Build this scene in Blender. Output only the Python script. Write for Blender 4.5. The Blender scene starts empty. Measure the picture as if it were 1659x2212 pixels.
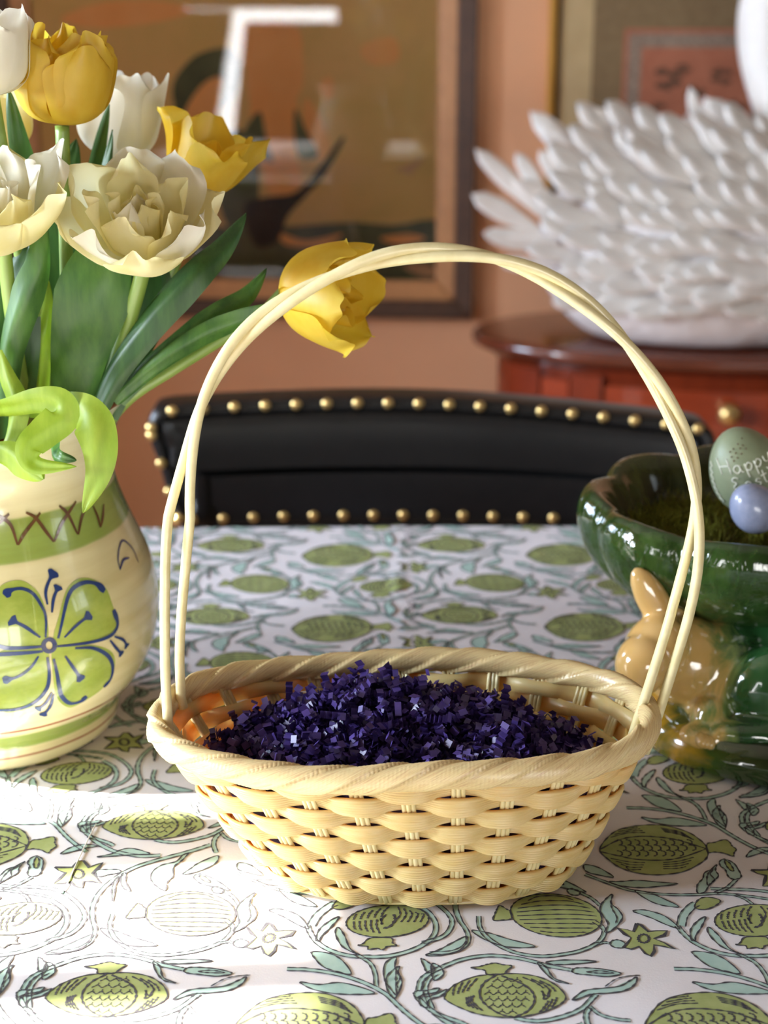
import bpy, bmesh, math, random
from mathutils import Vector, Matrix, noise
from mathutils.geometry import tessellate_polygon
random.seed(7)
SC = bpy.context.scene
COL = SC.collection
pi = math.pi
sin, cos = math.sin, math.cos

# ------------------------------------------------------------------ camera
F = 3300.0
TH = math.radians(19)
CT, ST = cos(TH), sin(TH)
TZ = 0.75                      # table height
CZ = TZ + 0.51                 # camera height
FOCUS = 0.885
cam_d = bpy.data.cameras.new('camera')
cam = bpy.data.objects.new('camera', cam_d); COL.objects.link(cam)
cam.location = (0, 0, CZ)
cam.rotation_euler = (pi / 2 - TH, 0, 0)
cam_d.sensor_fit = 'VERTICAL'; cam_d.sensor_height = 36.0; cam_d.sensor_width = 27.0
cam_d.lens = F / 2212 * 36
cam_d.clip_start = 0.02
cam_d.dof.use_dof = True; cam_d.dof.focus_distance = FOCUS; cam_d.dof.aperture_fstop = 6.2
SC.camera = cam

# ------------------------------------------------------------------ light
SUN_E = math.radians(32)
SUN_AZ = 0.08                  # sun comes from the left and slightly from the camera's side
W = bpy.data.worlds.new('world'); SC.world = W
W.use_nodes = True
W.node_tree.nodes['Background'].inputs[0].default_value = (0.80, 0.90, 1.0, 1)
W.node_tree.nodes['Background'].inputs[1].default_value = 0.8
sd = bpy.data.lights.new('sun', 'SUN'); sun = bpy.data.objects.new('sun', sd); COL.objects.link(sun)
sd.energy = 36.0; sd.angle = math.radians(0.55); sd.color = (1.0, 0.95, 0.86)
sun.rotation_euler = Vector((-cos(SUN_E), -SUN_AZ * cos(SUN_E), sin(SUN_E))).to_track_quat('Z', 'Y').to_euler()
def area_light(name, loc, nrm, sx, sy, power, colr):
    d = bpy.data.lights.new(name, 'AREA'); o = bpy.data.objects.new(name, d); COL.objects.link(o)
    d.shape = 'RECTANGLE'; d.size = sx; d.size_y = sy; d.energy = power; d.color = colr
    o.location = loc; o.rotation_euler = (-Vector(nrm)).to_track_quat('-Z', 'Y').to_euler() if False else Vector(nrm).to_track_quat('-Z', 'Z').to_euler()
    return o
SKY = (0.76, 0.87, 1.0)
area_light('window_or_fill', (-2.16, 0.58, 1.35), (1, 0, 0), 0.42, 1.0, 128, (0.74, 0.86, 1.0))
area_light('window_or_fill', (-2.16, 1.58, 1.35), (1, 0, 0), 0.6, 0.9, 78, (0.62, 0.78, 1.0))
area_light('window_or_fill', (3.36, 0.10, 1.45), (-1, 0, 0), 0.6, 1.1, 7, (0.95, 0.97, 1.0))
area_light('window_or_fill', (0.80, -1.42, 0.85), (0, 1, 0), 0.9, 0.6, 15, (1.0, 0.97, 0.92))  # added fill lamp low behind the camera, brightens the basket front
area_light('door_daylight', (-0.97, -1.55, 0.62), (0, 1, 0), 0.9, 1.4, 75, (1.0, 1.0, 1.0))
vs = SC.view_settings
vs.view_transform = 'Standard'; vs.look = 'None'; vs.gamma = 1.0; vs.use_curve_mapping = False
vs.exposure = 0.40
SC.cycles.use_denoising = True
SC.cycles.max_bounces = 8; SC.cycles.diffuse_bounces = 5; SC.cycles.glossy_bounces = 4
SC.cycles.transparent_max_bounces = 12
SC.cycles.caustics_reflective = False; SC.cycles.caustics_refractive = False
SC.cycles.sample_clamp_indirect = 8.0

# ------------------------------------------------------------------ helpers
def ray(px, py):
    u = (px - 829.5) / F; v = -(py - 1106) / F
    return Vector((u, CT + v * ST, -ST + v * CT))
def P(px, py, Y):
    d = ray(px, py); t = Y / d.y
    return Vector((d.x * t, Y, CZ + d.z * t))
def PZ(px, py, z=TZ):
    d = ray(px, py); t = (z - CZ) / d.z
    return Vector((d.x * t, d.y * t, z))
WALL_Y, WALL_S = 2.88, -0.05
def PW(px, py, off=0.0):
    d = ray(px, py); t = (WALL_Y - off) / (d.y - WALL_S * d.x)
    return Vector((d.x * t, d.y * t, CZ + d.z * t))
def wallpt(x, z, off=0.0): return Vector((x, WALL_Y + WALL_S * x - off, z))

def mk(name, V, Fc, mat, parent=None, smooth=True, uv=None, mats=None, fmat=None):
    if not V: return None
    me = bpy.data.meshes.new(name)
    me.from_pydata([tuple(v) for v in V], [], Fc)
    if mats:
        for m in mats: me.materials.append(m)
        if fmat: me.polygons.foreach_set('material_index', fmat)
    else: me.materials.append(mat)
    if smooth: me.polygons.foreach_set('use_smooth', [True] * len(me.polygons))
    if uv:
        l = me.uv_layers.new(name='UVMap')
        for lp in me.loops: l.data[lp.index].uv = uv[lp.vertex_index]
    me.update()
    o = bpy.data.objects.new(name, me); COL.objects.link(o)
    if parent: par(o, parent)
    return o
def par(o, p):
    o.parent = p
    loc = Vector(p.location) if p.type == 'EMPTY' else Vector((0, 0, 0))
    q = p
    if p.type != 'EMPTY' and p.parent: loc = Vector(p.parent.location)
    o.matrix_parent_inverse = Matrix.Translation(-loc) if p.type == 'EMPTY' else Matrix.Identity(4)
def sub(o, part):           # sub-part of a part whose vertices are in world space
    o.parent = part; o.matrix_parent_inverse = Matrix.Identity(4); return o
def tag(o, label=None, cat=None, group=None, kind=None):
    if label: o['label'] = label
    if cat: o['category'] = cat
    if group: o['group'] = group
    if kind: o['kind'] = kind
    return o
def thing(name, label, cat, loc, group=None):
    o = bpy.data.objects.new(name, None); COL.objects.link(o)
    o.location = loc; o.empty_display_size = 0.02
    return tag(o, label, cat, group)

def gridf(nu, nv, fn, cu=False, cv=False):
    V = []; Fc = []; UV = []
    for j in range(nv):
        for i in range(nu):
            u = i / (nu if cu else nu - 1); v = j / (nv if cv else nv - 1)
            V.append(fn(u, v)); UV.append((u, v))
    for j in range(nv if cv else nv - 1):
        for i in range(nu if cu else nu - 1):
            a = j * nu + i; b = j * nu + (i + 1) % nu
            c = ((j + 1) % nv) * nu + (i + 1) % nu; d = ((j + 1) % nv) * nu + i
            Fc.append((a, b, c, d))
    return V, Fc, UV
def cat(pts, n=8, closed=False):
    pts = [Vector(p) for p in pts]; out = []
    N = len(pts)
    if N < 3 and not closed: 
        return [pts[0].lerp(pts[-1], i / n) for i in range(n + 1)]
    for i in range(N if closed else N - 1):
        if closed: p0, p1, p2, p3 = pts[i - 1], pts[i], pts[(i + 1) % N], pts[(i + 2) % N]
        else:
            p1, p2 = pts[i], pts[i + 1]
            p0 = pts[i - 1] if i > 0 else p1 * 2 - p2
            p3 = pts[i + 2] if i + 2 < N else p2 * 2 - p1
        for k in range(n):
            t = k / n; t2 = t * t; t3 = t2 * t
            out.append(0.5 * ((2 * p1) + (p2 - p0) * t + (2 * p0 - 5 * p1 + 4 * p2 - p3) * t2 + (3 * p1 - p0 - 3 * p2 + p3) * t3))
    if not closed: out.append(pts[-1].copy())
    return out
def tube(path, rad, ns=10, cap=True, V=None, Fc=None):
    V = [] if V is None else V; Fc = [] if Fc is None else Fc
    n = len(path); base = len(V)
    up = Vector((0.31, 0.17, 0.93)); prev = None
    for i, p in enumerate(path):
        t = (path[min(i + 1, n - 1)] - path[max(i - 1, 0)]).normalized()
        if prev is None:
            a = t.cross(up)
            if a.length < 1e-3: a = t.cross(Vector((1, 0, 0)))
            a.normalize()
        else:
            a = (prev - t * prev.dot(t)).normalized()
        prev = a; b = t.cross(a)
        r = rad(i / (n - 1)) if callable(rad) else rad
        for k in range(ns):
            an = 2 * pi * k / ns
            V.append(p + (a * cos(an) + b * sin(an)) * r)
    for i in range(n - 1):
        for k in range(ns):
            Fc.append((base + i * ns + k, base + i * ns + (k + 1) % ns, base + (i + 1) * ns + (k + 1) % ns, base + (i + 1) * ns + k))
    if cap:
        Fc.append(tuple(base + k for k in range(ns))[::-1]); Fc.append(tuple(base + (n - 1) * ns + k for k in range(ns)))
    return V, Fc
def box(x0, x1, y0, y1, z0, z1, V=None, Fc=None):
    V = [] if V is None else V; Fc = [] if Fc is None else Fc
    b = len(V)
    for z in (z0, z1):
        for (x, y) in ((x0, y0), (x1, y0), (x1, y1), (x0, y1)): V.append(Vector((x, y, z)))
    for f in ((3, 2, 1, 0), (4, 5, 6, 7), (0, 1, 5, 4), (1, 2, 6, 5), (2, 3, 7, 6), (3, 0, 4, 7)): Fc.append(tuple(b + i for i in f))
    return V, Fc
def bevel(o, w, seg=2):
    m = o.modifiers.new('bevel', 'BEVEL'); m.width = w; m.segments = seg; m.limit_method = 'ANGLE'; m.angle_limit = math.radians(40)
    return o
def ellipsoid_bm(bm, c, r, rot=None, sub=3):
    M = Matrix.Translation(Vector(c)) @ (rot.to_4x4() if rot else Matrix.Identity(4)) @ Matrix.Diagonal(Vector((r[0], r[1], r[2], 1)))
    bmesh.ops.create_icosphere(bm, subdivisions=sub, radius=1.0, matrix=M)
def remeshed(name, bm, mat, voxel, smooth_it, parent=None):
    me = bpy.data.meshes.new(name); bm.to_mesh(me); bm.free()
    o = bpy.data.objects.new(name, me); COL.objects.link(o)
    r = o.modifiers.new('r', 'REMESH'); r.mode = 'VOXEL'; r.voxel_size = voxel
    s = o.modifiers.new('s', 'SMOOTH'); s.iterations = smooth_it; s.factor = 0.5
    dg = bpy.context.evaluated_depsgraph_get(); dg.update()
    m2 = bpy.data.meshes.new_from_object(o.evaluated_get(dg))
    o.modifiers.clear(); o.data = m2; bpy.data.meshes.remove(me)
    m2.name = name
    m2.materials.clear(); m2.materials.append(mat)
    m2.polygons.foreach_set('use_smooth', [True] * len(m2.polygons))
    if parent: par(o, parent)
    return o
def smooth01(a, b, x):
    t = max(0.0, min(1.0, (x - a) / (b - a))); return t * t * (3 - 2 * t)

# ------------------------------------------------------------------ materials
def srgb(r, g, b):
    f = lambda c: ((c / 255 + 0.055) / 1.055) ** 2.4 if c > 10 else c / 255 / 12.92
    return (f(r), f(g), f(b), 1)
def pmat(name, col, rough=0.5, spec=0.5, coat=0.0, coat_rough=0.03, metal=0.0, sheen=0.0):
    m = bpy.data.materials.new(name); m.use_nodes = True
    b = m.node_tree.nodes['Principled BSDF']
    b.inputs['Base Color'].default_value = col
    b.inputs['Roughness'].default_value = rough
    b.inputs['Specular IOR Level'].default_value = spec
    b.inputs['Coat Weight'].default_value = coat; b.inputs['Coat Roughness'].default_value = coat_rough
    b.inputs['Metallic'].default_value = metal
    b.inputs['Sheen Weight'].default_value = sheen
    return m
class N:
    def __init__(s, m): s.m = m; s.t = m.node_tree; s.b = s.t.nodes.get('Principled BSDF')
    def new(s, ty, **kw):
        n = s.t.nodes.new(ty)
        for k, v in kw.items():
            if k.startswith('_'): n.inputs[k[1:]].default_value = v
            else: setattr(n, k, v)
        return n
    def link(s, a, b): s.t.links.new(a, b)
    def coord(s, kind='Object', scale=(1, 1, 1)):
        c = s.new('ShaderNodeTexCoord'); mp = s.new('ShaderNodeMapping'); mp.inputs['Scale'].default_value = scale
        s.link(c.outputs[kind], mp.inputs['Vector']); return mp.outputs['Vector']
    def noise(s, vec, scale, detail=4, rough=0.55, dist=0.0):
        n = s.new('ShaderNodeTexNoise'); n.inputs['Scale'].default_value = scale; n.inputs['Detail'].default_value = detail
        n.inputs['Roughness'].default_value = rough; n.inputs['Distortion'].default_value = dist
        s.link(vec, n.inputs['Vector']); return n.outputs['Fac']
    def ramp(s, fac, stops):
        r = s.new('ShaderNodeValToRGB'); e = r.color_ramp.elements
        e[0].position = stops[0][0]; e[0].color = stops[0][1]
        e[1].position = stops[-1][0]; e[1].color = stops[-1][1]
        for p, c in stops[1:-1]: k = e.new(p); k.color = c
        s.link(fac, r.inputs['Fac']); return r.outputs['Color']
    def mix(s, fac, a, b, mode='MIX'):
        n = s.new('ShaderNodeMix'); n.data_type = 'RGBA'; n.blend_type = mode
        if isinstance(fac, (int, float)): n.inputs[0].default_value = fac
        else: s.link(fac, n.inputs[0])
        for i, v in ((6, a), (7, b)):
            if isinstance(v, tuple): n.inputs[i].default_value = v
            else: s.link(v, n.inputs[i])
        return n.outputs[2]
    def base(s, c): s.link(c, s.b.inputs['Base Color'])
    def bump(s, h, strength=0.3, dist=0.001):
        n = s.new('ShaderNodeBump'); n.inputs['Strength'].default_value = strength; n.inputs['Distance'].default_value = dist
        s.link(h, n.inputs['Height']); s.link(n.outputs['Normal'], s.b.inputs['Normal']); return n
def noisy(name, c1, c2, scale, rough=0.5, spec=0.5, coat=0.0, stretch=(1, 1, 1), bump=0.0, bdist=0.001, lo=0.3, hi=0.7, coat_rough=0.03, dist=0.0):
    m = pmat(name, c1, rough, spec, coat, coat_rough); n = N(m)
    f = n.noise(n.coord('Object', stretch), scale, 5, 0.6, dist)
    n.base(n.ramp(f, [(lo, c1), (hi, c2)]))
    if bump: n.bump(f, bump, bdist)
    return m
def thin(name, c1, c2, scale, trans=0.45, rough=0.5, stretch=(1, 1, 1), gloss=0.06, tcol=None):
    """thin plant tissue / reed: diffuse + translucent + weak gloss"""
    m = bpy.data.materials.new(name); m.use_nodes = True; t = m.node_tree; t.nodes.clear()
    n = N(m); out = n.new('ShaderNodeOutputMaterial')
    f = n.noise(n.coord('Object', stretch), scale, 4, 0.6)
    colr = n.ramp(f, [(0.3, c1), (0.7, c2)])
    d = n.new('ShaderNodeBsdfDiffuse'); tr = n.new('ShaderNodeBsdfTranslucent'); g = n.new('ShaderNodeBsdfGlossy')
    g.inputs['Roughness'].default_value = rough; g.inputs['Color'].default_value = (0.9, 0.9, 0.9, 1)
    n.link(colr, d.inputs['Color'])
    if tcol: tr.inputs['Color'].default_value = tcol
    else: n.link(colr, tr.inputs['Color'])
    m1 = n.new('ShaderNodeMixShader'); m1.inputs[0].default_value = trans
    n.link(d.outputs[0], m1.inputs[1]); n.link(tr.outputs[0], m1.inputs[2])
    m2 = n.new('ShaderNodeMixShader'); m2.inputs[0].default_value = gloss
    n.link(m1.outputs[0], m2.inputs[1]); n.link(g.outputs[0], m2.inputs[2])
    n.link(m2.outputs[0], out.inputs['Surface'])
    return m

M = {}
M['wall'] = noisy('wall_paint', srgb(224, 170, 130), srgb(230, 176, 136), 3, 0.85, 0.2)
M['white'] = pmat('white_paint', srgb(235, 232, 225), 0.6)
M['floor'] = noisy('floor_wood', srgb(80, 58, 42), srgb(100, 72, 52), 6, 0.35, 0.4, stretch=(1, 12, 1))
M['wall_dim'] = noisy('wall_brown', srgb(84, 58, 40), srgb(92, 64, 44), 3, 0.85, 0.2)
M['ceil'] = noisy('ceiling_paint', srgb(150, 136, 118), srgb(156, 142, 124), 3, 0.9, 0.1)
M['darkwood'] = noisy('dark_wood', srgb(62, 38, 26), srgb(84, 52, 34), 9, 0.4, 0.4, stretch=(1, 1, 8))
M['cherry'] = noisy('cherry_wood', srgb(112, 40, 18), srgb(140, 54, 26), 5, 0.28, 0.5, coat=0.4, stretch=(8, 8, 1))
M['cherrytop'] = noisy('cherry_top', srgb(92, 44, 28), srgb(112, 54, 34), 5, 0.2, 0.6, coat=0.5, stretch=(1, 8, 8))
M['brass'] = pmat('brass', srgb(228, 196, 128), 0.28, metal=0.85)
M['leather'] = noisy('black_leather', srgb(12, 11, 12), srgb(20, 18, 18), 60, 0.42, 0.5, coat=0.15, coat_rough=0.25, bump=0.15, bdist=0.0006)
M['drape'] = noisy('drape_cloth', srgb(66, 48, 36), srgb(78, 56, 42), 20, 0.9, 0.1, stretch=(1, 1, 0.1))

# ------------------------------------------------------------------ the room
def struct(name, V, Fc, mat, label=None):
    o = mk(name, V, Fc, mat, smooth=False); tag(o, label, None, None, 'structure'); return o
RX, FY, CEIL = 3.2, -1.25, 2.45
LX = -2.0
struct('floor', *box(LX - 0.15, RX + .1, FY - .1, 3.2, -0.06, 0.0), M['floor'], 'dark wooden floor below the dining table')
struct('ceiling', *box(LX - 0.15, RX + .1, FY - .1, 3.2, CEIL, CEIL + 0.08), M['ceil'], 'plain beige ceiling of the dining room')
def sl(x): return WALL_Y + WALL_S * x
V = [Vector((x, y, z)) for z in (0, CEIL) for (x, y) in ((LX - .12, sl(LX - .12)), (RX + .1, sl(RX + .1)), (RX + .1, sl(RX) + .15), (LX - .12, sl(LX) + .15))]
struct('wall_back', V, [(3, 2, 1, 0), (4, 5, 6, 7), (0, 1, 5, 4), (1, 2, 6, 5), (2, 3, 7, 6), (3, 0, 4, 7)], M['wall'], 'peach painted wall behind the framed pictures')
V = [Vector((x, y, z)) for z in (0, 0.11) for (x, y) in ((LX, sl(LX) - .018), (RX, sl(RX) - .018), (RX, sl(RX)), (LX, sl(LX)))]
struct('baseboard_back', V, [(3, 2, 1, 0), (4, 5, 6, 7), (0, 1, 5, 4), (1, 2, 6, 5), (2, 3, 7, 6), (3, 0, 4, 7)], M['darkwood'], 'dark wooden baseboard along the peach wall')
V, Fc = box(RX, RX + .1, FY, -.25, 0, CEIL); box(RX, RX + .1, .45, 3.0, 0, CEIL, V, Fc); box(RX, RX + .1, -.25, .45, 0, .85, V, Fc); box(RX, RX + .1, -.25, .45, 2.05, CEIL, V, Fc)
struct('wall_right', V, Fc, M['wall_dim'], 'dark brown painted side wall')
V, Fc = box(RX + .02, RX + .05, .08, .12, .85, 2.05); box(RX - .03, RX + .05, -.27, .47, .82, .85, V, Fc)
struct('window_3', V, Fc, M['white'], 'white framed window in the brown side wall')
# left wall with three window openings (y0, y1, sill, header)
TE = math.tan(SUN_E)
SH1 = -SUN_AZ * (-0.15 - LX); SH2 = -SUN_AZ * (-0.30 - LX)
HEAD1 = TZ + (0.055 - LX) * TE
HEAD2 = TZ + (-0.20 - LX) * TE
openings = [(0.10, 0.926 + SH1, 0.85, HEAD1), (1.402 + SH2, 1.90, 0.85, HEAD2)]
V = []; Fc = []
ys = FY
for (a, b, s0, h0) in openings:
    box(LX - .1, LX, ys, a, 0, CEIL, V, Fc)
    box(LX - .1, LX, a, b, 0, s0, V, Fc)
    box(LX - .1, LX, a, b, h0, CEIL, V, Fc)
    ys = b
box(LX - .1, LX, ys, 3.05, 0, CEIL, V, Fc)
box(LX, LX + .40, 0.86, 1.20, 0, CEIL, V, Fc)      # unseen pier between the windows, added to shade the back wall's left part
struct('wall_left', V, Fc, M['wall'], 'peach painted wall with the sunny windows')
mull = [[(0.806, 0.872), (0.680, 0.716)], []]
for k, (a, b, s0, h0) in enumerate(openings):
    V = []; Fc = []
    for (m0, m1) in mull[k]: box(LX - .035, LX - .005, m0 + SH1, m1 + SH1, s0, h0, V, Fc)
    box(LX - .05, LX + .03, a - .02, b + .02, s0 - .03, s0, V, Fc)
    struct('window_%d' % (k + 1), V, Fc, M['white'], 'white framed window letting daylight in')
# wall behind the camera with a low glazed door, a drape drawn across it but for a gap
DX0, DX1, DZ1 = -1.32, -0.62, 1.165
V = []; Fc = []
box(LX, DX0, FY - .1, FY, 0, CEIL, V, Fc); box(DX1, .3, FY - .1, FY, 0, CEIL, V, Fc); box(1.3, RX, FY - .1, FY, 0, CEIL, V, Fc); box(.3, 1.3, FY - .1, FY, 0, .5, V, Fc); box(.3, 1.3, FY - .1, FY, 1.2, CEIL, V, Fc); box(DX0, DX1, FY - .1, FY, DZ1, CEIL, V, Fc)
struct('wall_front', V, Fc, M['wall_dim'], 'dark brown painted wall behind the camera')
V, Fc = box(.78, .82, FY - .06, FY - .03, .5, 1.2); box(.28, 1.32, FY - .06, FY + .03, .47, .5, V, Fc)  # unseen opening added for the front fill lamp
struct('window_4', V, Fc, M['white'], 'added white framed opening for front fill behind the camera')
dq = [(-1.031, 1.112), (-1.112, .55), (-1.195, 0.01), (DX1 + .02, 0.01), (DX1 + .02, 1.112)]
V = [Vector((x, FY - .02 - d, z_)) for d in (0, .012) for x, z_ in dq]
Fc = [(0, 1, 2, 3, 4)[::-1], (5, 6, 7, 8, 9)] + [(i, (i + 1) % 5, 5 + (i + 1) % 5, 5 + i) for i in range(5)]
tag(mk('door_drape', V, Fc, M['drape'], None, False), 'brown drape drawn across the garden door', 'drape')
dq = [(DX0 - .06, 1.16), (DX0 - .06, .01), (-1.294, .01), (-1.19, .58), (-1.085, 1.16)]
V = [Vector((x, FY - .02 - d, z_)) for d in (0, .012) for x, z_ in dq]
tag(mk('door_drape', V, Fc, M['drape'], None, False), 'narrow brown drape at the edge of the garden door', 'drape')

wr = thing('shade_blocker', 'added unseen tall dark wooden block shading the back wall', 'shade_blocker', (LX + .36, 2.22, 0))  # unseen, added to keep window light off the back wall's left part
bevel(mk('blocker_body', *box(LX + .005, LX + .60, 2.0, 2.5, 0.0, 2.1), M['darkwood'], wr, False), .004)
for y_ in (2.01, 2.255): bevel(mk('door', *box(LX + .601, LX + .62, y_, y_ + .235, .06, 2.05), M['darkwood'], wr, False), .004)

# ------------------------------------------------------------------ dining table and cloth
EDGE = 1.440
TX0, TX1, TY0 = -0.95, 0.95, 0.34
t = thing('dining_table', 'dining table standing under the block printed tablecloth', 'table', (0, 0.89, 0))
bevel(mk('tabletop', *box(TX0, TX1, TY0, EDGE, TZ - .036, TZ - .006), M['darkwood'], t, smooth=False), .004)
for sx in (-.85, .85):
    for sy in (.44, 1.33):
        mk('leg', *tube([Vector((sx, sy, .0)), Vector((sx, sy, .3)), Vector((sx, sy, TZ - .05))], lambda q: .026 + .012 * q, 12), M['darkwood'], t)
V, Fc = box(-.85, .85, .43, .455, TZ - .12, TZ - .036); box(-.85, .85, 1.315, 1.34, TZ - .12, TZ - .036, V, Fc)
mk('apron', V, Fc, M['darkwood'], t, smooth=False)

def cloth_h(x, y):
    h = 0.0007 * sin(9 * x + 4 * y + .7) + 0.0006 * sin(23 * y - 7 * x)
    h += 0.0022 * math.exp(-((x - .0135) / .005) ** 2) * smooth01(.95, 1.1, y)
    h += 0.0008 * sin(60 * (y - .15 * x)) * math.exp(-((y - .86) / .03) ** 2) * smooth01(-.05, -.15, x)
    return h
CR = .010
def cloth(x, y, off=0.0):
    """cloth surface; y past the table edge runs down the hanging part"""
    z = TZ + cloth_h(x, y)
    e = EDGE + .004
    if y <= e - CR: return Vector((x, y, z + off))
    a = (y - (e - CR)) / CR
    if a < pi / 2: return Vector((x, e - CR + (CR + off) * sin(a), z - CR + (CR + off) * cos(a)))
    d = y - (e - CR) - CR * pi / 2
    wv = .012 * sin(x * 21 + 1) * smooth01(0, .2, d)
    return Vector((x, e + off + wv + .004 * smooth01(0, .1, d), z - CR - d))
M['cloth'] = pmat('cotton_cloth', srgb(226, 220, 224), 0.85, 0.15, sheen=0.1)
n = N(M['cloth']); vv = n.coord('Object'); f = n.noise(vv, 900, 3); f2 = n.noise(vv, 30, 4)
n.base(n.ramp(f2, [(0.3, srgb(222, 217, 220)), (0.7, srgb(230, 225, 228))])); n.bump(f, 0.25, 0.0004)
tc = thing('tablecloth', 'white cotton tablecloth block printed with green pomegranates and blue-green vines', 'tablecloth', (0, 0.9, TZ))
NX, NY = 150, 170
V, Fc, _ = gridf(NX, NY, lambda u, v: cloth(TX0 + (TX1 - TX0) * u, TY0 + .01 + (EDGE + .20 - TY0) * v))
cl = mk('cloth_sheet', V, Fc, M['cloth'], tc)

# printed pattern -------------------------------------------------------------
def c1(x, y): return PZ(x / 3.318, 1700 + y / 3.318)            # crop of the photo, left front
def c2(x, y): return PZ(900 + x / 2.186, 1980 + y / 2.186)       # front right
def c3(x, y): return PZ(1200 + x / 3.614, 1680 + y / 3.614)      # right of the basket
PX, PY = 0.2125, 0.1735
fills = {0: [], 1: []}      # green fruit, blue-green leaf : lists of 2d polygons
lines = []                  # (points, width)
def poly(cv, pts, kind, outline=True, w=.0009, smooth=True):
    q = [cv(*p) for p in pts]
    q = cat(q, 5, True) if smooth else q
    fills[kind].append(q)
    if outline: lines.append((q + [q[0]], w))
def stroke(cv, pts, w=.0008): lines.append((cat([cv(*p) for p in pts], 6), w))
def vine(cv, pts, wd=.0028):
    q = cat([cv(*p) for p in pts], 6)
    L = []; R = []
    for i, p in enumerate(q):
        tg = (q[min(i + 1, len(q) - 1)] - q[max(i - 1, 0)]); tg.z = 0; tg.normalize(); nn = Vector((-tg.y, tg.x, 0))
        L.append(p + nn * wd / 2); R.append(p - nn * wd / 2)
    fills[1].append(('strip', L, R)); lines.append((L, .0007)); lines.append((R, .0007))
def ell(cv, cx, cy, rx, ry, kind, n=20):
    poly(cv, [(cx + rx * cos(2 * pi * i / n), cy + ry * sin(2 * pi * i / n)) for i in range(n)], kind)
def arc_rows(cv, cx, cy, rx, ry, rows, step):
    for r in range(rows):
        y = cy - ry + (r + .7) * 2 * ry / rows
        hw = rx * math.sqrt(max(0, 1 - ((y - cy) / ry) ** 2)) * .92
        k = max(2, int(2 * hw / step))
        pts = []
        for i in range(k):
            x0 = cx - hw + 2 * hw * i / k; x1 = cx - hw + 2 * hw * (i + 1) / k
            pts += [(x0, y), ((x0 + x1) / 2, y - ry / rows * .8)]
        pts.append((cx + hw, y)); stroke(cv, pts, .0007)
        for i in range(k): 
            x0 = cx - hw + 2 * hw * (i + .5) / k
            stroke(cv, [(x0, y - ry / rows * .7), (x0 + 2, y - ry / rows * 1.5)], .0006)
# A: round fruit, crown on top, seed window
poly(c2, [(130, 380), (150, 345), (200, 310), (280, 280), (380, 270), (480, 268), (580, 285), (660, 325), (703, 375), (690, 405), (640, 435), (560, 462), (460, 478), (370, 475), (280, 460), (200, 430), (145, 400)], 0)
poly(c2, [(335, 272), (318, 250), (255, 240), (300, 232), (335, 222), (370, 216), (402, 224), (450, 230), (430, 248), (405, 270)], 0)
stroke(c2, [(375, 275), (320, 310), (297, 355), (310, 400), (355, 440), (410, 468), (462, 477)], .0012)
stroke(c2, [(400, 278), (460, 300), (520, 330), (553, 370), (553, 410), (520, 450), (462, 477)], .0012)
arc_rows(c2, 427, 378, 118, 92, 6, 40)
for d in (0, 1, 2, 3): stroke(c2, [(285 - 34 * d, 290 + 9 * d), (250 - 26 * d, 330 + 8 * d), (238 - 22 * d, 352 + 7 * d)], .0010); stroke(c2, [(240 - 12 * d + 30, 372 + 3 * d), (262 - 8 * d, 400 + 5 * d), (310 - 20 * d, 446 - 6 * d)], .0010)
for d in (0, 1, 2): stroke(c2, [(500 + 40 * d, 285 + 8 * d), (560 + 36 * d, 310 + 9 * d), (600 + 28 * d, 338 + 8 * d)], .0010); stroke(c2, [(580 + 28 * d, 455 - 12 * d), (605 + 24 * d, 425 - 10 * d), (622 + 20 * d, 398 - 8 * d)], .0011)
poly(c2, [(590, 350), (605, 372), (618, 372), (628, 345), (622, 378), (600, 392), (600, 375)], 0, True, .0010)
# arch over A with its leaves
vine(c2, [(8, 348), (20, 300), (60, 265), (120, 235), (220, 197), (340, 180), (460, 190), (560, 212), (610, 228), (700, 245), (740, 252)])
poly(c2, [(735, 250), (760, 240), (830, 242), (900, 250), (965, 268), (900, 282), (820, 275), (745, 266)], 1); stroke(c2, [(800, 260), (860, 254), (930, 266), (860, 266), (805, 262)])
poly(c2, [(570, 215), (610, 235), (650, 290), (720, 315), (660, 305), (610, 268)], 1)
poly(c2, [(610, 212), (700, 202), (850, 208), (760, 220), (660, 224)], 1)
poly(c2, [(20, 197), (35, 200), (70, 225), (85, 250), (50, 262), (35, 235)], 1)
poly(c2, [(0, 350), (40, 350), (105, 336), (90, 358), (30, 368), (0, 385), (-15, 365)], 1)
vine(c2, [(0, 380), (50, 430), (110, 468), (200, 500), (240, 520)])
# stem under A towards B
vine(c2, [(462, 480), (520, 492), (600, 493), (700, 470), (780, 435), (830, 385), (850, 366)])
poly(c2, [(735, 397), (790, 350), (880, 338), (960, 328), (1010, 300), (1040, 285), (1030, 320), (980, 350), (900, 362), (820, 368)], 1)
stroke(c2, [(890, 330), (940, 295), (1000, 280), (1055, 276)])
vine(c2, [(815, 430), (800, 465), (808, 510), (840, 560)]); vine(c2, [(815, 425), (870, 466), (950, 487), (1010, 492)], .0022)
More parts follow.
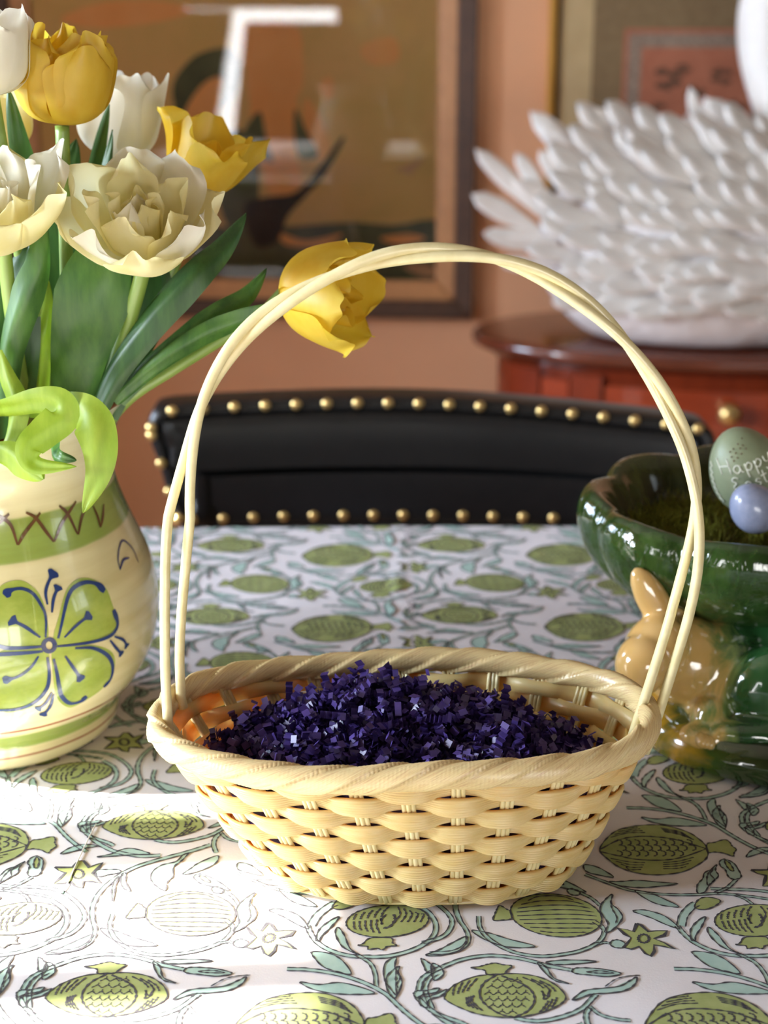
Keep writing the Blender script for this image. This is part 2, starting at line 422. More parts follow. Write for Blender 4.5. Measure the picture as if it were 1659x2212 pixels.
# B: long fruit with crown on the right, band of seeds
poly(c3, [(345, 555), (400, 470), (480, 410), (600, 378), (760, 366), (900, 380), (1050, 430), (1150, 500), (1188, 555), (1180, 620), (1100, 680), (980, 730), (800, 750), (640, 735), (500, 690), (400, 620)], 0)
poly(c3, [(1185, 512), (1240, 502), (1320, 480), (1360, 500), (1380, 530), (1412, 555), (1395, 580), (1385, 608), (1320, 585), (1250, 575), (1186, 576)], 0)
stroke(c3, [(345, 555), (500, 480), (650, 455), (800, 460), (950, 482), (1180, 550)], .0011)
stroke(c3, [(345, 570), (500, 605), (650, 632), (850, 636), (1000, 612), (1180, 550)], .0011)
for r in range(3):
    y = 505 + 42 * r
    for i in range(9 - (r == 2)):
        x = 480 + 68 * i + 30 * (r % 2)
        stroke(c3, [(x, y - 26), (x + 34, y - 16), (x + 40, y + 6), (x + 14, y + 18)], .0010)
for k in range(4):
    stroke(c3, [(430 + 30 * k, 462 - 22 * k), (560 + 20 * k, 430 - 14 * k), (700 - 20 * k, 425 - 14 * k)], .0008); stroke(c3, [(430 + 40 * k, 622 + 22 * k), (580, 650 + 20 * k), (700 - 10 * k, 655 + 18 * k)], .0008)
    stroke(c3, [(850 - 10 * k, 420 - 10 * k), (960, 440 - 8 * k), (1080 - 20 * k, 480 - 12 * k)], .0008); stroke(c3, [(840, 655 + 16 * k), (960, 645 + 18 * k), (1080 - 20 * k, 615 + 24 * k)], .0008)
# branch above B
vine(c3, [(555, 236), (700, 240), (900, 265), (1100, 315), (1250, 372), (1350, 432), (1450, 490), (1560, 545), (1680, 596)])
poly(c3, [(680, 140), (800, 150), (900, 190), (985, 262), (890, 250), (790, 225), (710, 175)], 1)
poly(c3, [(670, 308), (800, 322), (950, 312), (1180, 366), (1050, 376), (900, 370), (760, 346)], 1)
poly(c3, [(1280, 218), (1290, 260), (1335, 310), (1325, 395), (1285, 378), (1240, 330), (1225, 270)], 1)
stroke(c3, [(1270, 240), (1290, 300), (1320, 340)])
vine(c3, [(965, 150), (1080, 200), (1140, 260), (1175, 330)], .0024)
poly(c3, [(1490, 205), (1550, 222), (1588, 262), (1545, 298), (1510, 262)], 1)
# below B
vine(c3, [(230, 745), (440, 822), (600, 872), (850, 902), (1100, 905), (1250, 897), (1380, 906), (1540, 925), (1680, 948)], .0022)
vine(c3, [(1400, 910), (1480, 942), (1540, 985)], .002)
poly(c3, [(420, 802), (520, 800), (640, 792), (800, 806), (955, 820), (820, 838), (680, 848), (520, 836)], 1)
poly(c3, [(225, 672), (330, 690), (455, 766), (350, 752), (240, 722)], 1)
poly(c3, [(620, 872), (720, 885), (820, 925), (965, 1000), (830, 988), (720, 945)], 1)
poly(c3, [(1110, 892), (1108, 830), (1150, 780), (1165, 735), (1232, 706), (1208, 745), (1242, 790), (1200, 832), (1165, 885)], 1)
vine(c3, [(1250, 892), (1340, 852), (1410, 790)], .0022)
poly(c3, [(1282, 648), (1320, 630), (1390, 660), (1430, 715), (1450, 768), (1400, 788), (1350, 765), (1325, 710), (1290, 685)], 1)
poly(c3, [(1320, 640), (1360, 660), (1392, 715), (1375, 722), (1340, 690)], 0)
# D: small swirl fruit, crown below, its vine
ell(c3, 1560, 1112, 318, 126, 0)
poly(c3, [(1480, 1245), (1440, 1290), (1405, 1305), (1480, 1310), (1500, 1335), (1560, 1325), (1610, 1338), (1640, 1310), (1710, 1305), (1670, 1285), (1640, 1245)], 0)
for d in range(5): stroke(c3, [(1530 - 58 * d, 1000 + 14 * d), (1500 - 52 * d, 1040 + 10 * d), (1500 - 52 * d, 1080 + 6 * d)], .0011); stroke(c3, [(1600 + 50 * d, 1000 + 14 * d), (1640 + 46 * d, 1060), (1620 + 50 * d, 1120)], .0010)
for d in range(5): stroke(c3, [(1475 - 44 * d, 1100 + 4 * d), (1490 - 42 * d, 1150 + 4 * d), (1540 - 50 * d, 1210 - 8 * d)], .0011)
stroke(c3, [(1590, 1060), (1615, 1100), (1600, 1150), (1550, 1170)], .0016); stroke(c3, [(1500, 1090), (1530, 1140), (1510, 1100), (1530, 1060)], .0012)
vine(c3, [(950, 1150), (1000, 1212), (1080, 1282), (1200, 1342), (1350, 1382), (1500, 1392), (1680, 1386), (1860, 1330), (1960, 1240), (1950, 1140), (1850, 1040), (1700, 970)], .0030)
poly(c3, [(605, 1034), (700, 1025), (850, 1072), (950, 1150), (960, 1175), (860, 1140), (740, 1085)], 1)
vine(c3, [(980, 1150), (1000, 1070), (1060, 1000), (1100, 975)], .005)
poly(c3, [(1090, 1010), (1110, 950), (1180, 925), (1285, 950), (1255, 990), (1170, 1022)], 0)
poly(c3, [(1060, 1260), (1055, 1180), (1110, 1112), (1172, 1080), (1140, 1160), (1095, 1230), (1090, 1270)], 1)
poly(c3, [(1430, 1372), (1290, 1315), (1195, 1215), (1193, 1162), (1265, 1220), (1350, 1325)], 1)
# C: striped fruit, crown on the left, its loop
ell(c1, 1365, 912, 322, 156, 0)
poly(c1, [(1050, 885), (1030, 868), (990, 840), (960, 865), (935, 895), (900, 945), (960, 945), (1035, 935)], 0)
for d in range(-4, 5):
    o = d * 32; hw = 300 * math.sqrt(max(0.02, 1 - (d / 5) ** 2))
    stroke(c1, [(1365 - hw + 20, 915 + o * .86), (1300, 905 + o * 1.02), (1365 + hw * .5, 905 + o * 1.02), (1365 + hw - 10, 918 + o * .9)], .0009)
vine(c3, [(300, 1112), (362, 1155), (380, 1205), (330, 1280), (200, 1342), (60, 1372), (-100, 1388), (-260, 1372), (-390, 1330), (-520, 1250), (-590, 1160), (-600, 1070)], .0026)
poly(c2, [(260, 60), (340, 72), (430, 100), (560, 136), (440, 140), (330, 108)], 1)
poly(c2, [(42, 179), (110, 150), (180, 112), (235, 88), (232, 125), (195, 158), (120, 178)], 1)
poly(c3, [(445, 900), (395, 935), (355, 985), (352, 1040), (410, 1130), (385, 1197), (445, 1180), (522, 1090), (492, 1022), (435, 970)], 1)
stroke(c3, [(430, 950), (440, 1010), (478, 1080), (470, 1130)])
vine(c3, [(190, 885), (280, 930), (350, 990)], .0022)
poly(c3, [(90, 868), (130, 855), (190, 880), (180, 905), (120, 900)], 1)
# E1, E2: star flowers
def star(cv, pts, ctr, r):
    poly(cv, pts, 0, True, .0016, False); poly(cv, [(ctr[0] + r * cos(a * pi / 5), ctr[1] + .8 * r * sin(a * pi / 5)) for a in range(10)], 0, True, .0015)
star(c3, [(635, 1130), (668, 1145), (725, 1195), (790, 1188), (870, 1190), (850, 1225), (765, 1250), (850, 1285), (930, 1335), (850, 1315), (768, 1300), (772, 1350), (745, 1390), (700, 1370), (650, 1312), (590, 1335), (530, 1320), (565, 1280), (590, 1245), (540, 1215), (485, 1165), (560, 1180), (608, 1195)], (688, 1250), 42)
poly(c3, [(425, 1290), (450, 1262), (500, 1262), (545, 1290), (530, 1320), (460, 1320)], 1); vine(c3, [(320, 1290), (380, 1280), (428, 1288)], .0018)
star(c1, [(395, 590), (450, 592), (520, 590), (560, 545), (600, 545), (640, 590), (690, 570), (738, 555), (700, 600), (660, 632), (690, 660), (722, 700), (660, 690), (600, 690), (590, 738), (540, 725), (510, 695), (450, 705), (385, 708), (430, 670), (470, 630), (420, 615)], (560, 638), 40)
poly(c1, [(690, 610), (760, 605), (850, 605), (860, 625), (780, 640), (700, 655)], 1)
# vines between (left front of the photo)
vine(c1, [(660, 960), (665, 860), (720, 760), (820, 670), (950, 595), (1110, 540), (1300, 490), (1420, 455), (1510, 425)], .003)
vine(c1, [(0, 722), (150, 728), (300, 735), (430, 760), (540, 830), (600, 910), (590, 980), (500, 1060), (330, 1110)], .0028)
poly(c1, [(0, 700), (40, 640), (90, 600), (180, 550), (140, 590), (130, 630), (70, 665)], 1)
vine(c1, [(660, 950), (680, 1040), (640, 1120), (520, 1175), (350, 1185)], .0026)
poly(c1, [(870, 640), (905, 630), (900, 690), (935, 755), (890, 740), (865, 700)], 1)
poly(c1, [(820, 680), (850, 655), (830, 720), (808, 830), (800, 750)], 1)
poly(c1, [(1352, 485), (1300, 540), (1245, 585), (1240, 650), (1200, 690), (1185, 750), (1120, 720), (1080, 670), (1095, 615), (1160, 570), (1260, 545), (1310, 500)], 1)
poly(c1, [(1308, 636), (1370, 590), (1430, 550), (1560, 500), (1545, 555), (1430, 610)], 1)
poly(c1, [(1388, 660), (1400, 638), (1455, 634), (1560, 680), (1645, 745), (1540, 722), (1440, 700)], 1); poly(c1, [(1425, 645), (1470, 650), (1510, 690), (1460, 680)], 0)
vine(c1, [(640, 370), (700, 420), (780, 462), (850, 485), (1000, 508), (1150, 502)], .003)
poly(c1, [(435, 498), (500, 455), (600, 430), (700, 440), (620, 455), (520, 480)], 1)
poly(c1, [(695, 517), (800, 495), (880, 462), (960, 458), (1075, 492), (960, 500), (840, 508)], 1)
poly(c1, [(575, 330), (590, 295), (660, 285), (765, 252), (720, 285), (640, 305), (610, 345)], 1)
vine(c1, [(640, 350), (635, 260), (680, 200), (740, 170)], .0026)
poly(c1, [(455, 285), (425, 240), (415, 190), (450, 120), (528, 88), (500, 140), (515, 190), (470, 230)], 1)

V = []; Fc = []; FM = []
def add_poly(q, off, mi, dx, dy):
    b = len(V); q = [(p.x + dx, p.y + dy) for p in q]
    if max(p[1] for p in q) > EDGE + .10 or min(p[1] for p in q) < .52 or max(p[0] for p in q) < -.52 or min(p[0] for p in q) > .52: return
    cx = sum(p[0] for p in q) / len(q); cy = sum(p[1] for p in q) / len(q)
    big = max(p[0] for p in q) - min(p[0] for p in q) > .025
    tri = tessellate_polygon([[Vector((p[0], p[1], 0)) for p in q]]) if not big else None
    if tri is not None:
        for p in q: V.append(cloth(p[0], p[1], off))
        for tr in tri: Fc.append(tuple(b + i for i in tr)); FM.append(mi)
    else:
        nR = 4; n_ = len(q)
        for k in range(1, nR + 1):
            for p in q: V.append(cloth(cx + (p[0] - cx) * k / nR, cy + (p[1] - cy) * k / nR, off))
        V.append(cloth(cx, cy, off)); c = len(V) - 1
        for i in range(n_): Fc.append((c, b + i, b + (i + 1) % n_)); FM.append(mi)
        for k in range(nR - 1):
            for i in range(n_): Fc.append((b + k * n_ + i, b + (k + 1) * n_ + i, b + (k + 1) * n_ + (i + 1) % n_, b + k * n_ + (i + 1) % n_)); FM.append(mi)
def add_strip(L, R, off, mi, dx, dy):
    ym = [p.y + dy for p in L]; xm = [p.x + dx for p in L]
    if max(ym) > EDGE + .10 or min(ym) < .50 or max(xm) < -.52 or min(xm) > .52: return
    b = len(V)
    for p, q in zip(L, R): V.append(cloth(p.x + dx, p.y + dy, off)); V.append(cloth(q.x + dx, q.y + dy, off))
    for i in range(len(L) - 1): Fc.append((b + 2 * i, b + 2 * i + 1, b + 2 * i + 3, b + 2 * i + 2)); FM.append(mi)
prep = []
for q, w in lines:
    L = []; R = []
    n_ = len(q)
    for i, p in enumerate(q):
        tg = q[min(i + 1, n_ - 1)] - q[max(i - 1, 0)]; tg.z = 0
        if tg.length < 1e-7: tg = Vector((1, 0, 0))
        tg.normalize(); nn = Vector((-tg.y, tg.x, 0))
        ww = w * (.5 + .22 * sin(i * 1.7) + .12 * sin(i * 4.1))
        L.append(p + nn * ww); R.append(p - nn * ww)
    prep.append((L, R))
for ix in range(-3, 4):
    for iy in range(-2, 5):
        dx, dy = ix * PX, iy * PY
        for kind in (1, 0):
            for q in fills[kind]:
                if isinstance(q, tuple): add_strip(q[1], q[2], .00022, kind, dx, dy)
                else: add_poly(q, .00030 if kind == 0 else .00026, kind, dx, dy)
        for L, R in prep: add_strip(L, R, .00045, 2, dx, dy)
M['print_green'] = noisy('print_green', srgb(150, 160, 100), srgb(174, 182, 124), 60, 0.85, 0.1)
M['print_aqua'] = noisy('print_aqua', srgb(160, 190, 182), srgb(184, 208, 198), 60, 0.85, 0.1)
M['print_line'] = noisy('print_line', srgb(58, 56, 62), srgb(92, 90, 94), 400, 0.85, 0.1)
tag(mk('printed_pattern', V, Fc, None, tc, True, None, [M['print_green'], M['print_aqua'], M['print_line']], FM), 'printed pomegranate and vine pattern', None, None, 'stuff')

# ------------------------------------------------------------------ wicker basket
RIMZ = TZ + .100
BX, BY = .0115, .820
def sq(t, a, b, n=2.35):
    c, s = cos(t), sin(t); e = 2 / n
    return (a * math.copysign(abs(c) ** e, c), b * math.copysign(abs(s) ** e, s))
def outline(a, b, K):
    M_ = 720; pts = [sq(2 * pi * i / M_, a, b) for i in range(M_ + 1)]
    L = [0]
    for i in range(M_): L.append(L[-1] + math.dist(pts[i], pts[i + 1]))
    out = []; j = 0
    for k in range(K):
        s = L[-1] * k / K
        while L[j + 1] < s: j += 1
        f = (s - L[j]) / (L[j + 1] - L[j]); out.append((pts[j][0] + (pts[j + 1][0] - pts[j][0]) * f, pts[j][1] + (pts[j + 1][1] - pts[j][1]) * f))
    return out
NS = 24; SEG = 10; K = NS * SEG
def wall_ab(h):      # h 0..1 base to rim
    return (.094 + (.1415 - .094) * h ** .9, .052 + (.0735 - .052) * h ** .8)
def wall_ctr(h): return (.0215 + (BX - .0215) * h, BY + .002)
_cache = {}
def wall_ring(h):
    k = round(h, 4)
    if k not in _cache:
        a, b = wall_ab(h); cx, cy = wall_ctr(h); _cache[k] = [(x + cx, y + cy) for x, y in outline(a, b, K)]
    return _cache[k]
def ring_nrm(r, i):
    a, b = r[(i - 1) % K], r[(i + 1) % K]; dx, dy = b[0] - a[0], b[1] - a[1]; l = math.hypot(dx, dy)
    return Vector((dy / l, -dx / l, 0))
reed = lambda nm, c1, c2, tr, st: thin(nm, c1, c2, 40, tr, 0.35, st, 0.08, srgb(240, 160, 40))
M['reed'] = thin('reed_pale', srgb(238, 216, 138), srgb(250, 236, 170), 40, .34, .35, (1, 1, 6), .06, srgb(250, 165, 40))
M['stake'] = thin('reed_stake', srgb(240, 222, 158), srgb(250, 238, 190), 60, .15, .35, (4, 4, 1), .07, srgb(245, 190, 80))
M['handle'] = thin('reed_handle', srgb(226, 210, 152), srgb(240, 226, 176), 30, .05, .3, (3, 3, 3), .08)
bk = thing('wicker_basket', 'pale yellow oval wicker basket with a tall twisted handle, filled with purple paper', 'basket', (BX, BY, TZ))
ROWS = 9
rng = random.Random(3)
for r in range(ROWS):
    h = (r + .55) / (ROWS + .15); zc = TZ + .004 + .090 * h
    ring = wall_ring(h); up_ring = wall_ring(min(1, h + .06)); dz = .090 * .06 if h + .06 <= 1 else .09 * (1 - h)
    w0 = .0130; NR = 7; PR = NR * 4
    V = []; Fc = []; UV = []
    cols = PR + 1 + 3
    for i in range(K):
        n = ring_nrm(ring, i)
        p = Vector((ring[i][0], ring[i][1], zc))
        tn = Vector((up_ring[i][0] - ring[i][0], up_ring[i][1] - ring[i][1], dz + 1e-5)).normalized()
        n3 = (n - tn * n.dot(tn)).normalized()
        ph = pi * (i / SEG + r)
        c = cos(ph); o = .0029 * math.copysign(abs(c) ** .7, c)
        w = w0 * (.84 + .16 * c) * (1 + .04 * noise.noise((i * .13, r * 3.1, 0)))
        sag = .0006 * noise.noise((i * .21, r * 7.7, 2))
        for k in range(PR + 1):
            v = k / PR - .5
            bumpv = abs(sin(pi * NR * (v + .5)))
            edge = .0009 * (1 - (2 * v) ** 2)
            V.append(p + tn * (v * w + sag) + n3 * (o + .0006 + edge * .5 + .0010 * bumpv ** .6)); UV.append((i / K * 40, v))
        for k in range(3):
            v = .5 - k / 2
            V.append(p + tn * (v * w + sag) + n3 * (o - .0007)); UV.append((i / K * 40, v))
    for i in range(K):
        j = (i + 1) % K
        for k in range(cols):
            l = (k + 1) % cols
            Fc.append((i * cols + k, j * cols + k, j * cols + l, i * cols + l))
    mk('weaver', V, Fc, M['reed'], bk, True)
for s in range(NS):
    V = []; Fc = []
    i0 = s * SEG
    for q in (-1, 0, 1):
        path = []
        for k in range(11):
            h = k / 10; ring = wall_ring(h); i = (i0) % K
            nrm = ring_nrm(ring, i); tg = Vector((-nrm.y, nrm.x, 0))
            path.append(Vector((ring[i][0], ring[i][1], TZ + .0035 + .094 * h)) + tg * q * .0026 + nrm * (.0003 if q else .0007))
        tube(path, .00145, 8, True, V, Fc)
    mk('stake', V, Fc, M['stake'], bk)
# base mat
ring0 = wall_ring(0.0)
V = [Vector((wall_ctr(0)[0], wall_ctr(0)[1], TZ + .005))]; Fc = []
for rr, z in ((.5, .005), (.96, .005), (1.04, .0035), (1.0, .0015), (.5, .0015)):
    for i in range(0, K, 4): V.append(Vector((wall_ctr(0)[0] + (ring0[i][0] - wall_ctr(0)[0]) * rr, wall_ctr(0)[1] + (ring0[i][1] - wall_ctr(0)[1]) * rr, TZ + z)))
q = K // 4
for i in range(q): Fc.append((0, 1 + i, 1 + (i + 1) % q))
for l in range(4):
    for i in range(q): Fc.append((1 + l * q + i, 1 + (l + 1) * q + i, 1 + (l + 1) * q + (i + 1) % q, 1 + l * q + (i + 1) % q))
mk('base', V, Fc, M['reed'], bk)
# rim: wrapped strips twisting round a core
M['rim'] = thin('reed_rim', srgb(220, 190, 130), srgb(240, 220, 164), 20, .10, .38, (1, 1, 1), .07, srgb(245, 180, 80))
nn_ = N(M['rim']); rimr = [x for x in M['rim'].node_tree.nodes if x.type == 'VALTORGB'][0]
mp = [x for x in M['rim'].node_tree.nodes if x.type == 'MAPPING'][0]; tcn = [x for x in M['rim'].node_tree.nodes if x.type == 'TEX_COORD'][0]
nn_.link(tcn.outputs['UV'], mp.inputs['Vector']); mp.inputs['Scale'].default_value = (1.6, 0.55, 1)
tex = [x for x in M['rim'].node_tree.nodes if x.type == 'TEX_NOISE'][0]; tex.inputs['Scale'].default_value = 3.0
e = rimr.color_ramp.elements; e[0].position = .28; e[0].color = srgb(188, 138, 104); e[1].position = .5; e[1].color = srgb(228, 204, 148); k_ = e.new(.75); k_.color = srgb(238, 220, 166)
rim_o = outline(.1455, .0765, 960)
def rim_h(x): return .002 * sin((x - BX) * 11 + .4) + .0012 * sin(x * 40)
V = []; UV = []; NU, NVr = 960, 40
for i in range(NU):
    a, b, c = rim_o[i - 1], rim_o[i], rim_o[(i + 1) % NU]
    dx, dy = c[0] - a[0], c[1] - a[1]; l = math.hypot(dx, dy); n = Vector((dy / l, -dx / l, 0))
    for k in range(NVr):
        ph = 2 * pi * k / NVr
        q = 24 * i / NU - 3 * k / NVr
        fq = q - math.floor(q)
        d = .0024 * (fq * .9 - .4) * (1 - smooth01(.88, 1, fq) * 1.0) + .0007 * abs(sin(pi * 7 * fq)) ** .7 + .0005 * noise.noise((i * .02, k * .1, 5))
        rx_, rz_ = .0058 + d, .0074 + d
        V.append(Vector((b[0] + BX, b[1] + BY, RIMZ - .001 + rim_h(b[0] + BX))) + n * (rx_ * cos(ph)) + Vector((0, 0, rz_ * sin(ph))))
        UV.append((q * 7, 24 * i / NU))
Fc = [(i * NVr + k, ((i + 1) % NU) * NVr + k, ((i + 1) % NU) * NVr + (k + 1) % NVr, i * NVr + (k + 1) % NVr) for i in range(NU) for k in range(NVr)]
me = mk('rim', V, Fc, M['rim'], bk, True, UV)
# handle: two canes twisted round each other
hp = [(377, 1535), (373, 1420), (377, 1270), (386, 1130), (405, 1000), (432, 885), (478, 790), (540, 712), (622, 648), (720, 596), (832, 557), (950, 545), (1060, 556), (1160, 590), (1250, 645), (1330, 715), (1400, 803), (1452, 892), (1489, 985), (1505, 1090), (1497, 1200), (1468, 1330), (1430, 1455), (1398, 1555), (1382, 1604)]
ctr = cat([P(x, y, .822) for x, y in hp], 10)
L = [0]
for i in range(len(ctr) - 1): L.append(L[-1] + (ctr[i + 1] - ctr[i]).length)
for sgn, tw in ((1, 0), (-1, 0)):
    path = []
    for i, p in enumerate(ctr):
        f = L[i] / L[-1]
        tg = (ctr[min(i + 1, len(ctr) - 1)] - ctr[max(i - 1, 0)]).normalized()
        lat = tg.cross(Vector((0, 1, 0))).normalized()
        ang = pi / 2 + 2 * pi * 2.75 * smooth01(.0, 1.0, f) * 1.0 + .25
        sepl = .0026 + .016 * (1 - smooth01(0.0, .24, f)) + .0025 * smooth01(.70, .86, f) + .001 * smooth01(.9, 1, f)
        oy = sin(ang) * sepl * sgn; ol = cos(ang) * min(sepl, .0062) * sgn
        path.append(p + Vector((0, oy, 0)) + lat * ol)
    # run the foot down inside the rim
    path = [path[0] + Vector((.001, 0, -.007))] + path + [path[-1] + Vector((-.002, 0, -.006))]
    mk('handle_cane', *tube(path, .0030, 12), M['handle'], bk)

# purple crinkle paper -------------------------------------------------------
M['paper'] = thin('purple_paper', srgb(56, 40, 100), srgb(84, 66, 136), 90, .12, .4, (1, 1, 1), .05)
rng = random.Random(11)
def mound(x, y):
    dx, dy = x - BX, y - BY
    e = (dx / .128) ** 2 + (dy / .062) ** 2
    edge = max(0.0, 1 - e)
    return RIMZ - .030 + .012 * min(1, edge * 2) + .028 * math.exp(-((dx + .012) / .060) ** 2 - ((dy - .014) / .038) ** 2) + .009 * math.exp(-((dx - .062) / .024) ** 2 - ((dy + .012) / .03) ** 2) + .004 * noise.noise((x * 60, y * 60, 1))
V = []; Fc = []
nu, nv = 48, 14
for j in range(nv + 1):
    for i in range(nu):
        x, y = sq(2 * pi * i / nu, .122 * j / nv, .058 * j / nv); V.append(Vector((x + BX, y + BY, mound(x + BX, y + BY) - .008)))
for j in range(nv):
    for i in range(nu): Fc.append((j * nu + i, (j + 1) * nu + i, (j + 1) * nu + (i + 1) % nu, j * nu + (i + 1) % nu))
b0 = len(V)
for j in range(nu):
    x, y = sq(2 * pi * j / nu, .088, .046); V.append(Vector((x + BX + .006, y + BY, TZ + .008)))
for i in range(nu): Fc.append((nv * nu + i, b0 + i, b0 + (i + 1) % nu, nv * nu + (i + 1) % nu))
for s in range(1500):
    th = rng.uniform(0, 2 * pi); rr = math.sqrt(rng.random()) * .99
    x, y = sq(th, .118 * rr, .056 * rr); x += BX; y += BY
    p = Vector((x, y, mound(x, y) - .007 + rng.uniform(0, .009)))
    d = Vector((rng.gauss(0, 1), rng.gauss(0, 1), rng.gauss(0, .55))).normalized()
    nn = Vector((rng.gauss(0, .6), rng.gauss(0, .6), rng.gauss(0, .8) + .4)); nn = (nn - d * nn.dot(d)).normalized(); wv = d.cross(nn)
    nf = rng.randint(5, 13); st = rng.uniform(.0011, .0026); amp = rng.uniform(.0012, .0026); wd = rng.uniform(.0017, .0027); bend = rng.uniform(-.16, .16)
    p = p - d * st * nf / 2
    base = len(V); dd = d.copy(); pos = p.copy()
    for k in range(nf + 1):
        o = nn * (amp if k % 2 else -amp)
        V.append(pos + o + wv * wd); V.append(pos + o - wv * wd)
        dd = (Matrix.Rotation(bend, 3, wv) @ dd); nn = (Matrix.Rotation(bend, 3, wv) @ nn); pos = pos + dd * st
    for k in range(nf): Fc.append((base + 2 * k, base + 2 * k + 1, base + 2 * k + 3, base + 2 * k + 2))
tube(cat([P(678, 1535, .85), P(688, 1505, .852), P(708, 1488, .852), P(735, 1488, .85), P(762, 1505, .846), P(775, 1530, .842)], 6), .0006, 5, True, V, Fc)
for i, p in enumerate(V):
    h_ = max(0.0, min(1.0, (p.z - TZ - .004) / .09)); a_, b_ = wall_ab(h_); cx_, cy_ = wall_ctr(h_)
    e_ = ((p.x - cx_) / (a_ - .0065)) ** 2 + ((p.y - cy_) / (b_ - .0065)) ** 2
    if e_ > 1: k_ = e_ ** -.5; V[i] = Vector((cx_ + (p.x - cx_) * k_, cy_ + (p.y - cy_) * k_, p.z))
tag(mk('crinkle_paper', V, Fc, M['paper'], None, False), 'heap of shredded purple crinkle paper inside the basket', 'paper shred', None, 'stuff')

# ------------------------------------------------------------------ ceramic vase
VX, VY = -.2815, 1.01
contour = [(240, 1602), (252, 1592), (257, 1575), (259, 1552), (262, 1538), (278, 1518), (300, 1490), (322, 1450), (335, 1410), (341, 1370), (341, 1330), (335, 1290), (325, 1250), (310, 1212), (288, 1165), (266, 1115), (250, 1070), (241, 1030), (240, 1000), (247, 965), (258, 932), (271, 905), (287, 884)]
prof = []
for (x, y) in contour:
    p = P(x, y, VY); prof.append((p.x - VX, p.z - TZ))
z0 = prof[0][1]
prof = [(r, max(0.0, (z - z0) * prof[-1][1] / (prof[-1][1] - z0)) + .0016) for r, z in prof]
VH = prof[-1][1]
pr = cat([Vector((r, 0, z)) for r, z in prof], 4)
def vrad(z):
    for a, b in zip(pr, pr[1:]):
        if a.z <= z <= b.z and b.z > a.z: return a.x + (b.x - a.x) * (z - a.z) / (b.z - a.z)
    return pr[-1].x if z > pr[-1].z else pr[0].x
def lip(th): return .006 * cos(th) + .004 * cos(3 * th + .6)
def vpt(th, r, z):
    k = smooth01(.75, 1.0, z / VH)
    return Vector((VX + r * cos(th), VY + r * sin(th), TZ + z + lip(th) * k))
inner = [Vector((max(.02, p.x - .006), 0, p.z)) for p in reversed(pr) if p.z > .012]
rows = pr + [Vector((pr[-1].x - .002, 0, pr[-1].z + .002))] + inner + [Vector((.001, 0, .012))]
NT = 96
def glaze(name, c, rough=.22): return pmat(name, c, rough, .5, .7, .04)
M['vase'] = glaze('vase_glaze', srgb(226, 214, 168)); n = N(M['vase'])
xyz = n.new('ShaderNodeSeparateXYZ'); tcd = n.new('ShaderNodeTexCoord'); n.link(tcd.outputs['Object'], xyz.inputs[0])
mr = n.new('ShaderNodeMapRange'); mr.inputs['From Min'].default_value = TZ; mr.inputs['From Max'].default_value = TZ + .25
n.link(xyz.outputs['Z'], mr.inputs['Value'])
zn = n.noise(n.coord('Object', (14, 14, 60)), 1.0, 3)
add = n.new('ShaderNodeMath', operation='MULTIPLY_ADD'); n.link(zn, add.inputs[0]); add.inputs[1].default_value = .012; n.link(mr.outputs[0], add.inputs[2])
sub_ = n.new('ShaderNodeMath', operation='SUBTRACT'); n.link(add.outputs[0], sub_.inputs[0]); sub_.inputs[1].default_value = .006
def z(h): return h / .25
CR_, GR_, RD_ = srgb(228, 216, 170), srgb(150, 168, 84), srgb(152, 72, 52)
stops = [(0, CR_), (z(.0125), CR_), (z(.013), RD_), (z(.0142), RD_), (z(.0147), CR_), (z(.0195), CR_), (z(.021), GR_), (z(.034), GR_), (z(.0355), CR_), (z(.0395), CR_), (z(.04), RD_), (z(.0412), RD_), (z(.0417), CR_), (z(.158), CR_), (z(.1595), GR_), (z(.1855), GR_), (z(.187), CR_), (1, srgb(234, 226, 194))]
bandc = n.ramp(sub_.outputs[0], stops)
for nd in n.t.nodes:
    pass
streak = n.noise(n.coord('Object', (6, 6, 90)), 1.0, 3)
n.base(n.mix(n.ramp(streak, [(.4, (0, 0, 0, 1)), (.75, (.45, .45, .45, 1))]), bandc, srgb(206, 190, 138), 'MULTIPLY'))
n.bump(streak, .12, .002)
M['terracotta'] = pmat('terracotta', srgb(150, 84, 54), .6)
vs_ = thing('ceramic_vase', 'cream ceramic vase painted with a green four-petal flower, holding the tulips', 'vase', (VX, VY, TZ))
V = [vpt(2 * pi * i / NT, p.x, p.z) for p in rows for i in range(NT)]
Fc = [(j * NT + i, j * NT + (i + 1) % NT, (j + 1) * NT + (i + 1) % NT, (j + 1) * NT + i) for j in range(len(rows) - 1) for i in range(NT)]
n_out = len(pr) * NT
FM = [1 if j >= len(pr) - 1 else 0 for j in range(len(rows) - 1) for i in range(NT)]
Fc.append(tuple(range(NT))[::-1]); FM.append(0)
mk('vase_body', V, Fc, None, vs_, True, None, [M['vase'], M['terracotta']], FM)
def vase_hit(px, py):
    d = ray(px, py); t = .55
    o = Vector((0, 0, CZ)); prev = None
    while t < 1.4:
        p = o + d * t; zz = p.z - TZ
        if zz > 0:
            g = math.hypot(p.x - VX, p.y - VY) - vrad(min(zz, VH))
            if g < 0:
                lo, hi = t - .004, t
                for _ in range(14):
                    m_ = (lo + hi) / 2; p = o + d * m_
                    if math.hypot(p.x - VX, p.y - VY) - vrad(min(max(p.z - TZ, 0), VH)) < 0: hi = m_
                    else: lo = m_
                p = o + d * hi
                return (math.atan2(p.y - VY, p.x - VX), p.z - TZ)
        t += .004
    return None
def von(th, z_, off):
    r = vrad(z_) + off; k = smooth01(.75, 1.0, z_ / VH)
    return Vector((VX + r * cos(th), VY + r * sin(th), TZ + z_ + lip(th) * k))
def cv(x, y): return vase_hit(max(x, -95) / 2.602, 850 + y / 2.602)
